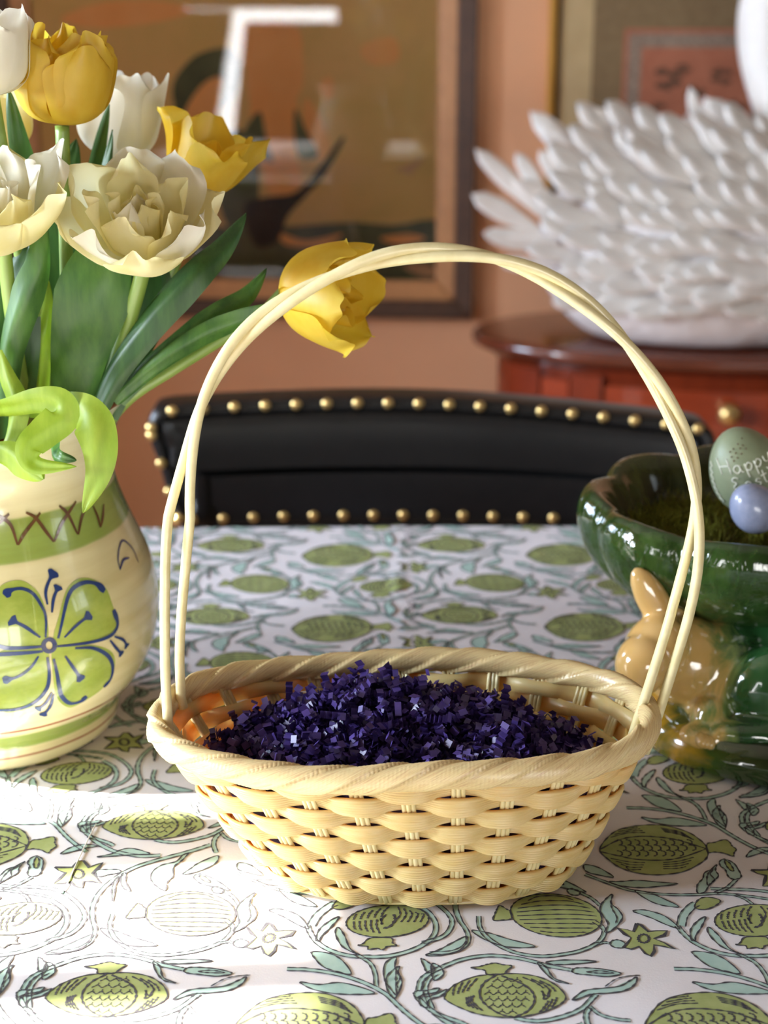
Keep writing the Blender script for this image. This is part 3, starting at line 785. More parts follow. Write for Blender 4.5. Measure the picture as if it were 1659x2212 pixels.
def vstroke(pts, w, bulb=0.0, taper=True):
    h = [cv(*p) for p in pts]; h = [a for a in h if a]
    if len(h) < 2: return
    R = .1
    q = cat([Vector((a[0] * R, a[1], 0)) for a in h], 7); n_ = len(q); b = len(V)
    for i, p in enumerate(q):
        tg = (q[min(i + 1, n_ - 1)] - q[max(i - 1, 0)]).normalized(); nn = Vector((-tg.y, tg.x, 0)); f = i / (n_ - 1)
        ww = w * (.55 + .45 * sin(pi * f)) if taper else w
        ww += bulb * math.exp(-((f - .93) / .09) ** 2)
        for s in (1, -1): 
            e = p + nn * ww * s; V.append(von(e.x / R, e.y, .0006))
    for i in range(n_ - 1): Fc.append((b + 2 * i, b + 2 * i + 1, b + 2 * i + 3, b + 2 * i + 2))
def vfill(pts):
    h = [cv(*p) for p in pts]; h = [a for a in h if a]
    q = cat([Vector((a[0], a[1], 0)) for a in h], 5, True); n_ = len(q); b = len(V)
    c = sum(q, Vector()) / n_
    for k in range(1, 6):
        for p in q: e = c.lerp(p, k / 5); V.append(von(e.x, e.y, .0003))
    V.append(von(c.x, c.y, .0003)); ci = len(V) - 1
    for i in range(n_): Fc.append((ci, b + i, b + (i + 1) % n_))
    for k in range(4):
        for i in range(n_): Fc.append((b + k * n_ + i, b + (k + 1) * n_ + i, b + (k + 1) * n_ + (i + 1) % n_, b + k * n_ + (i + 1) % n_))
M['v_green'] = noisy('vase_green', srgb(140, 160, 62), srgb(176, 188, 92), 40, .22, .5, .7, (1, 1, 2), lo=.3, hi=.7)
M['v_blue'] = noisy('vase_blue', srgb(34, 52, 110), srgb(52, 72, 120), 60, .2, .5, .7)
M['v_brown'] = noisy('vase_brown', srgb(84, 58, 36), srgb(112, 76, 46), 60, .22, .5, .7)
for pts in ([(300, 1400), (330, 1250), (370, 1110), (430, 1045), (510, 1040), (590, 1090), (628, 1180), (655, 1280), (625, 1365), (520, 1398), (400, 1415)],
            [(262, 1400), (262, 1250), (222, 1130), (150, 1062), (80, 1050), (0, 1085), (-60, 1180), (-60, 1330), (0, 1430), (150, 1430)],
            [(290, 1440), (300, 1620), (325, 1720), (390, 1765), (470, 1730), (560, 1670), (622, 1600), (645, 1500), (610, 1440), (500, 1412), (350, 1420)],
            [(262, 1440), (150, 1440), (0, 1450), (-70, 1600), (0, 1775), (100, 1785), (200, 1745), (265, 1660), (280, 1560)]):
    V = []; Fc = []; vfill(pts); mk('painted_petal', V, Fc, M['v_green'], vs_)
V = []; Fc = []
for pts, b in (([(325, 1375), (360, 1220), (385, 1130), (420, 1085), (480, 1060), (540, 1070), (585, 1110)], .0016), ([(320, 1420), (520, 1395), (600, 1370), (640, 1340), (658, 1290), (635, 1215)], .001),
               ([(255, 1370), (255, 1250), (225, 1180), (180, 1120), (120, 1095), (60, 1105), (25, 1135)], .0022), ([(240, 1420), (60, 1430), (0, 1420), (-60, 1400)], 0), ([(240, 1448), (120, 1458), (0, 1465), (-60, 1470)], 0),
               ([(300, 1490), (320, 1580), (330, 1640), (345, 1700), (390, 1740), (450, 1730), (485, 1700)], .0016), ([(420, 1430), (520, 1430), (600, 1470), (630, 1530), (620, 1600), (580, 1650)], .001),
               ([(265, 1480), (275, 1580), (260, 1660), (200, 1730), (110, 1770), (0, 1780), (-60, 1775)], 0), ([(215, 1475), (170, 1540), (100, 1590), (15, 1612)], .0024),
               ([(265, 1185), (255, 1120), (270, 1060), (305, 995)], .0034), ([(290, 1230), (300, 1150), (328, 1078)], .0026), ([(640, 1365), (690, 1385), (712, 1425)], .002), ([(615, 1385), (650, 1430), (683, 1468)], .002),
               ([(290, 1680), (255, 1740), (205, 1778)], .0026), ([(300, 1690), (280, 1760), (235, 1812)], .0028), ([(360, 1370), (430, 1300), (508, 1238)], .0032), ([(225, 1370), (140, 1310), (55, 1268)], .0032), ([(365, 1475), (410, 1540), (458, 1612)], .0024)):
    V = []; Fc = []; vstroke(pts, .0013 if b <= .0016 else .0010, b); mk('painted_outline', V, Fc, M['v_blue'], vs_)
V = []; Fc = []
vstroke([(275 + 32 * cos(a * pi / 6), 1415 + 34 * sin(a * pi / 6)) for a in range(13)], .0013, 0, False); mk('painted_ring', V, Fc, M['v_blue'], vs_)
for pts, w_ in (([(855, 1360), (853, 1385)], .0012), ([(840, 1445), (836, 1470)], .0012), ([(672, 992), (660, 930), (668, 860), (690, 825), (740, 870), (775, 950)], .0007), ([(672, 985), (690, 935), (722, 922)], .0009)):
    V = []; Fc = []; vstroke(pts, w_); mk('painted_outline', V, Fc, M['v_blue'], vs_)
V = []; Fc = []
for pts in ([(-60, 660), (0, 690), (60, 740), (98, 850)], [(100, 850), (140, 780), (225, 670)], [(145, 668), (200, 700), (260, 780), (300, 832)], [(302, 832), (350, 720), (425, 608)], [(330, 632), (380, 680), (435, 792)], [(437, 792), (455, 700), (480, 640)], [(520, 632), (545, 690), (560, 752)], [(562, 750), (575, 690), (580, 620)], [(-60, 770), (0, 720), (50, 675)]):
    V = []; Fc = []; vstroke(pts, .0012); mk('painted_lattice', V, Fc, M['v_brown'], vs_)

# ------------------------------------------------------------------ tulips
M['yellow'] = thin('petal_yellow', srgb(232, 192, 30), srgb(248, 224, 92), 26, .5, .45, (1, 1, .5), .04)
M['cream'] = thin('petal_cream', srgb(240, 228, 160), srgb(250, 243, 202), 26, .5, .45, (1, 1, .5), .04)
M['white_p'] = thin('petal_white', srgb(238, 232, 206), srgb(250, 246, 234), 26, .45, .45, (1, 1, .5), .04)
M['leaf'] = thin('leaf_green', srgb(52, 96, 34), srgb(92, 138, 52), 20, .32, .45, (5, 5, 1), .05)
M['leaf_light'] = thin('leaf_light', srgb(136, 168, 26), srgb(172, 196, 60), 20, .45, .5, (5, 5, 1), .04)
M['leaf_dark'] = thin('leaf_dark', srgb(40, 78, 32), srgb(70, 110, 48), 20, .28, .45, (5, 5, 1), .05)
M['stem'] = thin('stem_green', srgb(128, 158, 62), srgb(160, 184, 88), 16, .2, .4, (1, 1, .3), .07)
def petal(L, Wd, ps, cup, ruf, seed, tipcurl=0.0, r0=.004, nu=15, nv=18):
    rg = random.Random(seed); phs = [rg.uniform(0, 6.28) for _ in range(4)]
    ctr_ = []; r, z_ = r0, 0.0
    for k in range(nv):
        v = k / (nv - 1)
        if v < .5: a = ps[0] + (ps[1] - ps[0]) * smooth01(0, .5, v)
        else: a = ps[1] + (ps[2] - ps[1]) * smooth01(.5, 1, v)
        a = math.radians(a)
        ctr_.append((r, z_, a)); r += cos(a) * L / (nv - 1); z_ += sin(a) * L / (nv - 1)
    V = []; Fc = []
    for k in range(nv):
        v = k / (nv - 1); r, z_, a = ctr_[k]
        w = Wd * (min(1, v + .06) ** .55) * (max(0.15, 1 - v ** 6) ** .5) * 1.02
        for i in range(nu):
            u = 2 * i / (nu - 1) - 1
            b = u * w / cup
            y = cup * sin(b); inw = cup * (1 - cos(b))
            inw += ruf * (sin(3.2 * u + phs[0]) * v * v + .4 * sin(6.0 * u + phs[1]) * v ** 3) + tipcurl * (v ** 3) * u * u
            dl = L * v ** 6 * (.024 * sin(4 * u + phs[2]) + .008 * sin(8 * u + phs[3]) - .13 * abs(u) ** 2.6)
            V.append(Vector((r - sin(a) * inw + cos(a) * dl, y, z_ + cos(a) * inw + sin(a) * dl)))
    for k in range(nv - 1):
        for i in range(nu - 1): Fc.append((k * nu + i, k * nu + i + 1, (k + 1) * nu + i + 1, (k + 1) * nu + i))
    return V, Fc
def bloom(root, base, axis, layers, mats, seed, roll=0.0):
    rg = random.Random(seed)
    q = Vector(axis).normalized().to_track_quat('Z', 'X').to_matrix()
    for (n_, L, Wd, ps, cup, ruf, off, jit) in layers:
        for k in range(n_):
            V, Fc = petal(L * rg.uniform(1 - jit, 1 + jit * .6), Wd * rg.uniform(.92, 1.06), [p + rg.uniform(-40, 40) * jit for p in ps], cup, ruf, rg.random())
            Rz = Matrix.Rotation(2 * pi * (k + off) / n_ + rg.uniform(-1, 1) * jit + roll, 3, 'Z')
            V = [Vector(base) + q @ (Rz @ v) for v in V]
            mk('petal', V, Fc, mats[rg.randrange(len(mats))], root)
def leaf(root, pts, mat, hw, fold=.35, roll=0.0, twist=0.0, name='leaf'):
    q = cat([P(x, y, Y) for x, y, Y in pts], 9); n_ = len(q); nu = 9
    V = []; Fc = []
    for i, p in enumerate(q):
        f = i / (n_ - 1)
        tg = (q[min(i + 1, n_ - 1)] - q[max(i - 1, 0)]).normalized()
        view = (p - Vector((0, 0, CZ))).normalized() * .3 + Vector((0, .95, -.1))
        s = tg.cross(view).normalized(); nn = s.cross(tg).normalized()
        R = Matrix.Rotation(roll + twist * f, 3, tg); s = R @ s; nn = R @ nn
        w = hw * (min(1, .45 + 1.1 * f) if f < .5 else 1) * (max(0.0, 1 - f ** 3.2) ** .75) + .0002
        for k in range(nu):
            u = 2 * k / (nu - 1) - 1
            V.append(p + s * u * w + nn * (fold * w * (u * u) + .0006 * sin(9 * f + 5 * u)))
    for i in range(n_ - 1):
        for k in range(nu - 1): Fc.append((i * nu + k, i * nu + k + 1, (i + 1) * nu + k + 1, (i + 1) * nu + k))
    return mk(name, V, Fc, mat, root)
def stem(root, pts, r=.0045):
    return mk('stem', *tube(cat([P(x, y, Y) for x, y, Y in pts], 8), r, 10), M['stem'], root)
GRP = 'tulips in the painted vase'
def tulip(label): return thing('tulip', label, 'tulip', (VX, VY, TZ + .03), GRP)
LD, LG, LL = M['leaf_dark'], M['leaf'], M['leaf_light']
# big open cream tulip in front
t = tulip('large wide open cream double tulip in the middle of the bunch')
bloom(t, P(312, 545, .955), (.02, -.52, .86), [(4, .070, .034, [0, 46, 84], .040, .004, .1, .05), (4, .069, .032, [4, 54, 90], .038, .004, .6, .07), (5, .058, .022, [25, 74, 88], .030, .005, .3, .14), (5, .048, .015, [50, 88, 78], .019, .005, .2, .2), (4, .038, .011, [68, 96, 88], .014, .004, .1, .25)], [M['cream'], M['white_p'], M['cream']], 5)
stem(t, [(314, 556, .955), (300, 620, .957), (272, 715, .965), (240, 815, .975), (215, 900, .985), (190, 1000, 1.0)], .0050)
leaf(t, [(150, 905, .97), (172, 760, .955), (198, 650, .95), (222, 560, .955), (240, 480, .965)], LG, .026, .18, .12)
leaf(t, [(205, 900, .96), (250, 800, .955), (330, 690, .95), (420, 590, .955), (480, 530, .97), (532, 460, .985)], LD, .012, .5, -.35)
# yellow cup, upper left
t = tulip('upright yellow tulip cup on a bare straight stem')
bloom(t, P(138, 268, .985), (.04, -.02, 1), [(3, .066, .032, [5, 74, 94], .035, .004, .25, .06), (4, .072, .029, [10, 80, 92], .033, .004, .75, .07), (5, .066, .022, [30, 88, 90], .026, .005, .2, .10), (3, .058, .014, [50, 92, 88], .02, .005, .4, .14)], [M['yellow']], 21)
stem(t, [(134, 272, .985), (138, 380, .985), (142, 520, .985), (145, 660, .99), (140, 800, 1.0), (130, 950, 1.0)], .0044)
leaf(t, [(90, 900, .975), (92, 760, .965), (98, 690, .965), (102, 600, .97)], LL, .0075, .3, .2)
leaf(t, [(60, 900, .985), (110, 650, 1.0), (90, 470, 1.0), (50, 330, 1.0), (18, 190, 1.0)], LD, .011, .4, .5)
# white tulip behind
t = tulip('white tulip half hidden behind the yellow cup tulip')
bloom(t, P(252, 345, 1.085), (.12, .1, 1), [(3, .075, .030, [15, 84, 86], .034, .002, .1, .05), (3, .072, .028, [20, 88, 84], .032, .002, .6, .06)], [M['white_p']], 8)
stem(t, [(252, 348, 1.085), (240, 500, 1.075), (215, 700, 1.05), (180, 900, 1.02)])
leaf(t, [(160, 900, 1.02), (190, 600, 1.05), (205, 420, 1.05), (236, 225, 1.05)], LD, .010, .5, .7)
leaf(t, [(190, 900, 1.02), (205, 600, 1.04), (215, 420, 1.035), (243, 280, 1.03)], LD, .007, .5, -.6)
# yellow open, right
t = tulip('yellow tulip with flared wavy petals behind the large cream tulip')
bloom(t, P(410, 420, 1.045), (.42, -.1, .9), [(3, .064, .026, [25, 66, 38], .030, .004, .0, .08), (3, .058, .026, [32, 80, 84], .030, .003, .5, .08), (3, .044, .016, [50, 88, 86], .02, .004, .3, .15)], [M['yellow']], 14)
stem(t, [(410, 425, 1.045), (385, 540, 1.04), (350, 640, 1.035), (290, 780, 1.02), (230, 930, 1.01)])
leaf(t, [(230, 900, .985), (290, 740, 1.0), (330, 640, 1.01), (340, 540, 1.015)], LD, .016, .4, -.5)
leaf(t, [(180, 900, 1.0), (255, 760, 1.0), (300, 640, 1.0), (318, 520, 1.0)], LD, .020, .3, .2)
# left cream double
t = tulip('leftmost cream double tulip, below the upright yellow cup')
bloom(t, P(5, 525, .94), (-.08, -.40, .92), [(6, .072, .031, [6, 52, 76], .038, .004, .3, .06), (6, .058, .020, [25, 72, 80], .028, .004, .8, .12), (6, .046, .013, [50, 86, 76], .018, .004, .2, .2)], [M['cream'], M['white_p']], 31)
stem(t, [(8, 528, .94), (20, 640, .945), (40, 780, .955), (70, 950, .98)], .0046)
leaf(t, [(10, 900, .945), (22, 760, .94), (60, 640, .935), (88, 560, .935), (96, 440, .945)], LG, .011, .6, -.3, 1.0)
leaf(t, [(-5, 950, .955), (-15, 780, .95), (-5, 640, .95), (5, 540, .955)], LD, .016, .4, .4)
leaf(t, [(45, 900, .96), (45, 760, .96), (38, 620, .965), (60, 520, .97)], LD, .014, .4, -.2)
# top left white
t = tulip('tight white tulip topmost in the bunch beside the yellow cup')
bloom(t, P(-18, 205, .955), (.05, -.05, 1), [(3, .062, .026, [14, 84, 92], .028, .002, .15, .05), (3, .060, .024, [20, 88, 88], .028, .003, .65, .07), (3, .045, .015, [45, 90, 90], .02, .003, .2, .12)], [M['white_p']], 12)
stem(t, [(-16, 208, .955), (20, 420, .965), (60, 650, .98), (90, 950, 1.0)], .0042)
# small pale yellow behind left
t = tulip('small pale yellow tulip mostly hidden behind the yellow cup and stems')
bloom(t, P(20, 330, 1.06), (-.25, .0, 1), [(3, .055, .024, [15, 80, 86], .028, .002, .2, .05), (3, .053, .022, [20, 86, 80], .028, .003, .7, .05)], [M['cream'], M['yellow']], 17)
stem(t, [(20, 333, 1.06), (50, 500, 1.055), (90, 700, 1.04), (110, 900, 1.02)])
leaf(t, [(100, 900, 1.03), (110, 650, 1.05), (130, 450, 1.06), (165, 300, 1.06)], LD, .016, .4, .2)
# drooping yellow
t = tulip('drooping yellow tulip hanging sideways behind the basket handle')
bloom(t, P(612, 628, .985), (.93, -.36, -.02), [(3, .072, .034, [14, 70, 100], .034, .003, .0, .05), (3, .070, .031, [18, 72, 97], .034, .003, .5, .06), (5, .056, .020, [40, 84, 98], .024, .005, .2, .12), (4, .046, .014, [52, 90, 96], .02, .005, .3, .15)], [M['yellow']], 40, .5)
stem(t, [(614, 629, .985), (604, 640, .985), (560, 682, .985), (470, 738, .985), (370, 800, .985), (280, 860, .99), (220, 930, 1.0)], .0040)
leaf(t, [(255, 865, .98), (320, 790, .975), (400, 725, .975), (470, 675, .98), (530, 635, .99), (576, 580, 1.0)], LG, .0105, .4, -.5)
leaf(t, [(250, 872, .965), (340, 795, .955), (430, 735, .955), (520, 695, .96), (590, 672, .965), (640, 640, .97)], LG, .0085, .5, .5)
# curling pale leaves over the rim
t = tulip('tulip shoot with pale curling leaves that spill over the vase rim')
stem(t, [(40, 860, .955), (60, 930, .965), (90, 1010, .99)], .0048)
leaf(t, [(-40, 890, .935), (20, 882, .915), (80, 868, .905), (125, 872, .900), (132, 900, .897), (95, 935, .893), (62, 970, .888), (78, 1005, .886), (165, 1008, .880)], LL, .0118, .12, .55, -.9)
leaf(t, [(60, 880, .93), (130, 880, .91), (185, 895, .895), (212, 950, .888), (212, 1020, .886), (180, 1108, .890)], LL, .0138, .10, -.15, .3)
leaf(t, [(-10, 760, .93), (10, 820, .925), (32, 880, .92), (20, 950, .92), (-10, 985, .92)], LL, .009, .5, .5)
leaf(t, [(-30, 975, .912), (20, 985, .905), (60, 1010, .898), (95, 1035, .892)], LL, .011, .3, .1)
leaf(t, [(110, 960, .95), (110, 945, .93), (120, 985, .888), (165, 995, .884)], LG, .006, .5, .2)

# ------------------------------------------------------------------ rabbit bowl
RXc, RYc = .288, .985
rb = thing('rabbit_bowl', 'green glazed ceramic bowl carried by a crouching rabbit figure', 'figurine', (RXc, RYc, TZ))
def glz(name, stops, vscale, scale, dist=1.5, rough=.12, bump=.15):
    m = pmat(name, stops[0][1], rough, .6, .9, .02); n = N(m)
    f = n.noise(n.coord('Object', vscale), scale, 6, .65, dist)
    n.base(n.ramp(f, stops)); n.bump(n.noise(n.coord('Object', (1, 1, .45)), 95, 3, .5, .8), bump, .003)
    return m
M['g_bowl'] = glz('glaze_green', [(.25, srgb(22, 38, 16)), (.5, srgb(40, 66, 26)), (.68, srgb(62, 88, 40)), (.8, srgb(86, 104, 54))], (1, 1, .3), 34, 1.4, .10, .6)
M['g_in'] = glz('glaze_inside', [(.25, srgb(36, 40, 20)), (.7, srgb(78, 84, 40))], (1, 1, .4), 22)
M['g_base'] = pmat('glaze_base', srgb(40, 60, 22), .12, .6, .9, .02); n = N(M['g_base'])
tcd = n.new('ShaderNodeTexCoord'); sx = n.new('ShaderNodeSeparateXYZ'); n.link(tcd.outputs['Object'], sx.inputs[0])
nz = n.noise(n.coord('Object', (1, 1, .5)), 26, 4, .6, .6)
mr = n.new('ShaderNodeMapRange'); mr.inputs['From Min'].default_value = .17; mr.inputs['From Max'].default_value = .36; n.link(sx.outputs['X'], mr.inputs['Value'])
ad = n.new('ShaderNodeMath', operation='MULTIPLY_ADD'); n.link(nz, ad.inputs[0]); ad.inputs[1].default_value = .5; n.link(mr.outputs[0], ad.inputs[2])
n.base(n.ramp(ad.outputs[0], [(.20, srgb(206, 152, 34)), (.36, srgb(178, 136, 34)), (.46, srgb(52, 76, 26)), (.66, srgb(28, 44, 18)), (.80, srgb(34, 38, 16)), (.92, srgb(84, 34, 18)), (1.0, srgb(40, 44, 18))]))
n.bump(nz, .2, .002)
BCX, BCY, BRX, BRY = .272, 1.045, .130, .100
bprof = [(.30, .078), (.48, .080), (.66, .086), (.82, .097), (.93, .110), (1.0, .126), (1.02, .138), (1.0, .149), (.96, .156), (.91, .156), (.86, .151), (.81, .142), (.75, .133), (.60, .126), (.35, .122), (.02, .121)]
NT = 128
V = []
for j, (r, h) in enumerate(bprof):
    for i in range(NT):
        th = 2 * pi * i / NT
        lob = abs(sin(4.5 * th + .5)) ** .6
        k = 1 - .085 * (1 - lob) * smooth01(.3, .8, r) 
        k += .012 * noise.noise((cos(th) * 4, sin(th) * 4, h * 40))
        hh = h + (.006 * (lob - .6) + .016 * (.5 + .5 * sin(th))) * smooth01(.10, .15, h) * (1 if r > .75 else .3)
        V.append(Vector((BCX + BRX * r * k * cos(th), BCY + BRY * r * k * sin(th), TZ + hh)))
Fc = [(j * NT + i, j * NT + (i + 1) % NT, (j + 1) * NT + (i + 1) % NT, (j + 1) * NT + i) for j in range(len(bprof) - 1) for i in range(NT)]
Fc.append(tuple(range(NT))[::-1])
FM = [1 if j >= 9 else 0 for j in range(len(bprof) - 1) for i in range(NT)] + [0]
o = mk('bowl', V, Fc, None, rb, True, None, [M['g_bowl'], M['g_in']], FM)
sm = o.modifiers.new('sub', 'SUBSURF'); sm.levels = 1; sm.render_levels = 1
# pedestal
V = []
bp = [(.0, .0), (.94, .0), (1.0, .004), (1.02, .012), (.99, .021), (.93, .027), (.88, .029), (.5, .034), (0.01, .036)]
NT = 72
for (r, h) in bp:
    for i in range(NT):
        th = 2 * pi * i / NT; k = 1 + .03 * noise.noise((cos(th) * 2, sin(th) * 2, h * 20))
        V.append(Vector((RXc + .106 * max(r, .004) * k * cos(th), RYc + .083 * max(r, .004) * k * sin(th), TZ + .0016 + h)))
Fc = [(j * NT + i, j * NT + (i + 1) % NT, (j + 1) * NT + (i + 1) % NT, (j + 1) * NT + i) for j in range(len(bp) - 1) for i in range(NT)]
mk('pedestal', V, Fc, M['g_base'], rb)
# rabbit
M['g_rabbit'] = pmat('glaze_rabbit', srgb(206, 168, 104), .12, .6, .9, .02); n = N(M['g_rabbit'])
tcd = n.new('ShaderNodeTexCoord'); sx = n.new('ShaderNodeSeparateXYZ'); n.link(tcd.outputs['Object'], sx.inputs[0])
nz = n.noise(n.coord('Object', (1, 1, .25)), 42, 4, .6, .6)
mr = n.new('ShaderNodeMapRange'); mr.inputs['From Min'].default_value = .175; mr.inputs['From Max'].default_value = .33; n.link(sx.outputs['X'], mr.inputs['Value'])
ad = n.new('ShaderNodeMath', operation='MULTIPLY_ADD'); n.link(nz, ad.inputs[0]); ad.inputs[1].default_value = .55; n.link(mr.outputs[0], ad.inputs[2])
n.base(n.ramp(ad.outputs[0], [(.30, srgb(208, 168, 104)), (.54, srgb(196, 162, 96)), (.64, srgb(104, 124, 66)), (.74, srgb(30, 66, 32)), (.95, srgb(44, 90, 48))]))
n.bump(nz, .2, .002)
def rp(x, y, Y): return P(x, y, Y)
bm = bmesh.new()
Rr = lambda ax, d: Matrix.Rotation(math.radians(d), 3, ax)
ellipsoid_bm(bm, rp(1418, 1408, .965), (.0235, .022, .027), Rr('Y', 12))           # skull
ellipsoid_bm(bm, rp(1388, 1432, .952), (.019, .019, .021), Rr('Y', 20))            # cheek
ellipsoid_bm(bm, rp(1382, 1462, .948), (.0155, .015, .0135))                         # muzzle
ellipsoid_bm(bm, rp(1414, 1303, .975), (.0115, .008, .031), Rr('Y', -30))            # ear
ellipsoid_bm(bm, rp(1452, 1330, .990), (.010, .008, .026), Rr('Y', -12))
ellipsoid_bm(bm, rp(1480, 1425, .980), (.034, .030, .033), Rr('Y', 15))             # neck
ellipsoid_bm(bm, rp(1560, 1440, .990), (.050, .040, .040))                            # shoulders
ellipsoid_bm(bm, rp(1690, 1440, .995), (.060, .046, .046))                            # back
ellipsoid_bm(bm, rp(1545, 1515, .965), (.022, .020, .030))                            # chest / foreleg
ellipsoid_bm(bm, rp(1535, 1560, .950), (.015, .016, .022), Rr('X', 10))
ellipsoid_bm(bm, rp(1528, 1590, .936), (.020, .014, .009), Rr('Y', 6))               # paw
ellipsoid_bm(bm, rp(1690, 1500, .950), (.040, .022, .038))                            # haunch
ellipsoid_bm(bm, rp(1650, 1580, .930), (.036, .014, .010))                            # hind foot
ellipsoid_bm(bm, Vector((BCX + .005, 1.02, TZ + .088)), (.05, .042, .022))                   # support under the bowl
remeshed('rabbit', bm, M['g_rabbit'], .0018, 9, rb)
# toes
for k in range(3):
    bm = bmesh.new(); ellipsoid_bm(bm, rp(1514 + 9 * k, 1598 + 2 * k, .926), (.0042, .008, .0052), None, 2); me = bpy.data.meshes.new('toe'); bm.to_mesh(me); bm.free()
    me.materials.append(M['g_rabbit']); me.polygons.foreach_set('use_smooth', [True] * len(me.polygons)); o = bpy.data.objects.new('toe', me); COL.objects.link(o); par(o, rb)
# moss
rg = random.Random(5); V = []; Fc = []
for s in range(3200):
    th = rg.uniform(0, 2 * pi); r = math.sqrt(rg.random()) * .72
    x = BCX + BRX * r * cos(th); y = BCY + BRY * r * sin(th); h = TZ + .134 + .008 * (1 - r) + .007 * noise.noise((x * 50, y * 50, 0))
    d = Vector((rg.gauss(0, .7), rg.gauss(0, .7), 1)).normalized() * rg.uniform(.004, .013) * (1.3 if x < BCX - .03 else .8); a = d.cross(Vector((rg.random(), rg.random(), .1))).normalized() * .0009; c = d.cross(a).normalized() * .0009
    b = len(V); p = Vector((x, y, h)); V += [p + a, p - a, p + c, p + d]; Fc += [(b, b + 2, b + 3), (b + 2, b + 1, b + 3), (b + 1, b, b + 3)]
b = len(V)
for j in range(6):
    for i in range(32):
        r = .76 * j / 5; th = 2 * pi * i / 32; x = BCX + BRX * r * cos(th); y = BCY + BRY * r * sin(th); V.append(Vector((x, y, TZ + .133 + .008 * (1 - r) + .006 * noise.noise((x * 50, y * 50, 0)))))
for j in range(5):
    for i in range(32): Fc.append((b + j * 32 + i, b + (j + 1) * 32 + i, b + (j + 1) * 32 + (i + 1) % 32, b + j * 32 + (i + 1) % 32))
M['moss'] = noisy('moss', srgb(72, 58, 26), srgb(138, 142, 54), 60, .9, .1)
tag(mk('moss', V, Fc, M['moss'], None, False), 'brown-green dried moss lining the green bowl', 'moss', None, 'stuff')
# eggs
def egg(name, label, c, r, L, axis, mat):
    t_ = thing(name, label, 'egg', c)
    q = Vector(axis).normalized().to_track_quat('Z', 'X').to_matrix()
    def f(u, v):
        a = pi * v; th = 2 * pi * u; zz = -cos(a); rr = sin(a) * (1 - .13 * zz)
        return Vector(c) + q @ Vector((r * rr * cos(th), r * rr * sin(th), L * zz))
    V, Fc, _ = gridf(40, 25, f, True)
    mk('shell', V, Fc, mat, t_); return t_, q
M['egg_g'] = noisy('egg_green', srgb(122, 130, 100), srgb(132, 140, 110), 60, .45, .4)
M['egg_b'] = noisy('egg_blue', srgb(128, 136, 160), srgb(142, 148, 172), 200, .25, .5, .3)
M['chalk'] = noisy('chalk_white', srgb(214, 214, 196), srgb(230, 230, 214), 200, .7)
ec = P(1612, 1014, 1.035); er, eL = .0262, .0325
eg, eq = egg('egg', 'sage green egg with white handwriting in the green bowl', ec, er, eL, (-.42, -.05, .9), M['egg_g'])
def egg_on(x, zc, off=.0005):      # local x (right), z (along egg)
    zz = max(-.98, min(.98, zc / eL)); rr = math.sqrt(1 - zz * zz) * (1 - .13 * zz) * er + off
    s = max(-.99, min(.99, x / rr)); 
    # choose the side facing the camera
    vx = eqx; vy = eqy
    return Vector(ec) + eq @ (Vector((0, 0, zc))) + vx * (rr * s) + vy * (rr * math.sqrt(1 - s * s))
ax = eq @ Vector((0, 0, 1)); tocam = (Vector((0, 0, CZ)) - Vector(ec)).normalized()
eqy = (tocam - ax * tocam.dot(ax)).normalized(); eqx = ax.cross(eqy).normalized()
if eqx.x < 0: eqx = -eqx
GL = {'H': [[(0, 0), (.05, 1)], [(.6, 0), (.65, 1)], [(0, .5), (.65, .55)]], 'a': [[(.5, .45), (.25, .5), (.03, .25), (.2, 0), (.42, .15), (.5, .45), (.5, .1), (.65, 0)]],
      'p': [[(.05, .5), (.08, -.45)], [(.07, .3), (.3, .52), (.5, .3), (.3, .02), (.08, .1)]], 'y': [[(.05, .5), (.12, .15), (.35, .1), (.5, .5)], [(.5, .5), (.45, -.2), (.2, -.45), (.05, -.25)]],
      'E': [[(.55, .85), (.3, 1), (.08, .8), (.3, .55), (.05, .3), (.2, 0), (.6, .12)]], 's': [[(.4, .45), (.2, .5), (.1, .35), (.38, .18), (.25, 0), (.02, .08)]], 't': [[(.2, .95), (.18, .15), (.32, 0), (.45, .1)], [(0, .62), (.42, .64)]],
      'e': [[(.05, .25), (.4, .3), (.35, .5), (.12, .45), (.04, .2), (.2, 0), (.45, .1)]], 'r': [[(.05, .5), (.08, 0)], [(.08, .3), (.25, .5), (.4, .45)]]}
V = []; Fc = []
def write(txt, x, zc, s, slope):
    for ch in txt:
        wch = 0
        for stv in GL[ch]:
            pts = [egg_on(x + a * s, zc + b * s + slope * (x + a * s)) for a, b in stv]
            tube(cat(pts, 5), .00042, 5, True, V, Fc); wch = max(wch, max(a for a, b in stv))
        x += (wch + .16) * s
# the egg leans, so the writing is turned back to run level
write('Happy', -.0165, .0095, .0100, -.08); write('Easter', -.0125, -.0025, .0095, -.08)
mk('handwriting', V, Fc, M['chalk'], eg)
V = []; Fc = []
for k in range(14):
    a = -.0235 + .0012 * k; zc = -.012 + .0021 * k
    p = [egg_on(-er * .95 * math.sqrt(max(0.02, 1 - (zc / eL) ** 2)) + (.0012 if k % 2 else 0), zc), egg_on(-er * .95 * math.sqrt(max(0.02, 1 - ((zc + .002) / eL) ** 2)) + (0 if k % 2 else .0012), zc + .002)]
    tube(p, .0004, 5, True, V, Fc)
mk('zigzag_line', V, Fc, M['chalk'], eg)
V = []; Fc = []
for k in range(12):
    x = -.006 + .0035 * (k % 4) + rg.uniform(-.0008, .0008); zc = .0205 + .0028 * (k // 4); p = egg_on(x, zc + .4 * x); tube([p - Vector((0, 0, .0005)), p + Vector((0, 0, .0005))], .0005, 6, True, V, Fc)
mk('dot_pattern', V, Fc, M['v_brown'], eg)
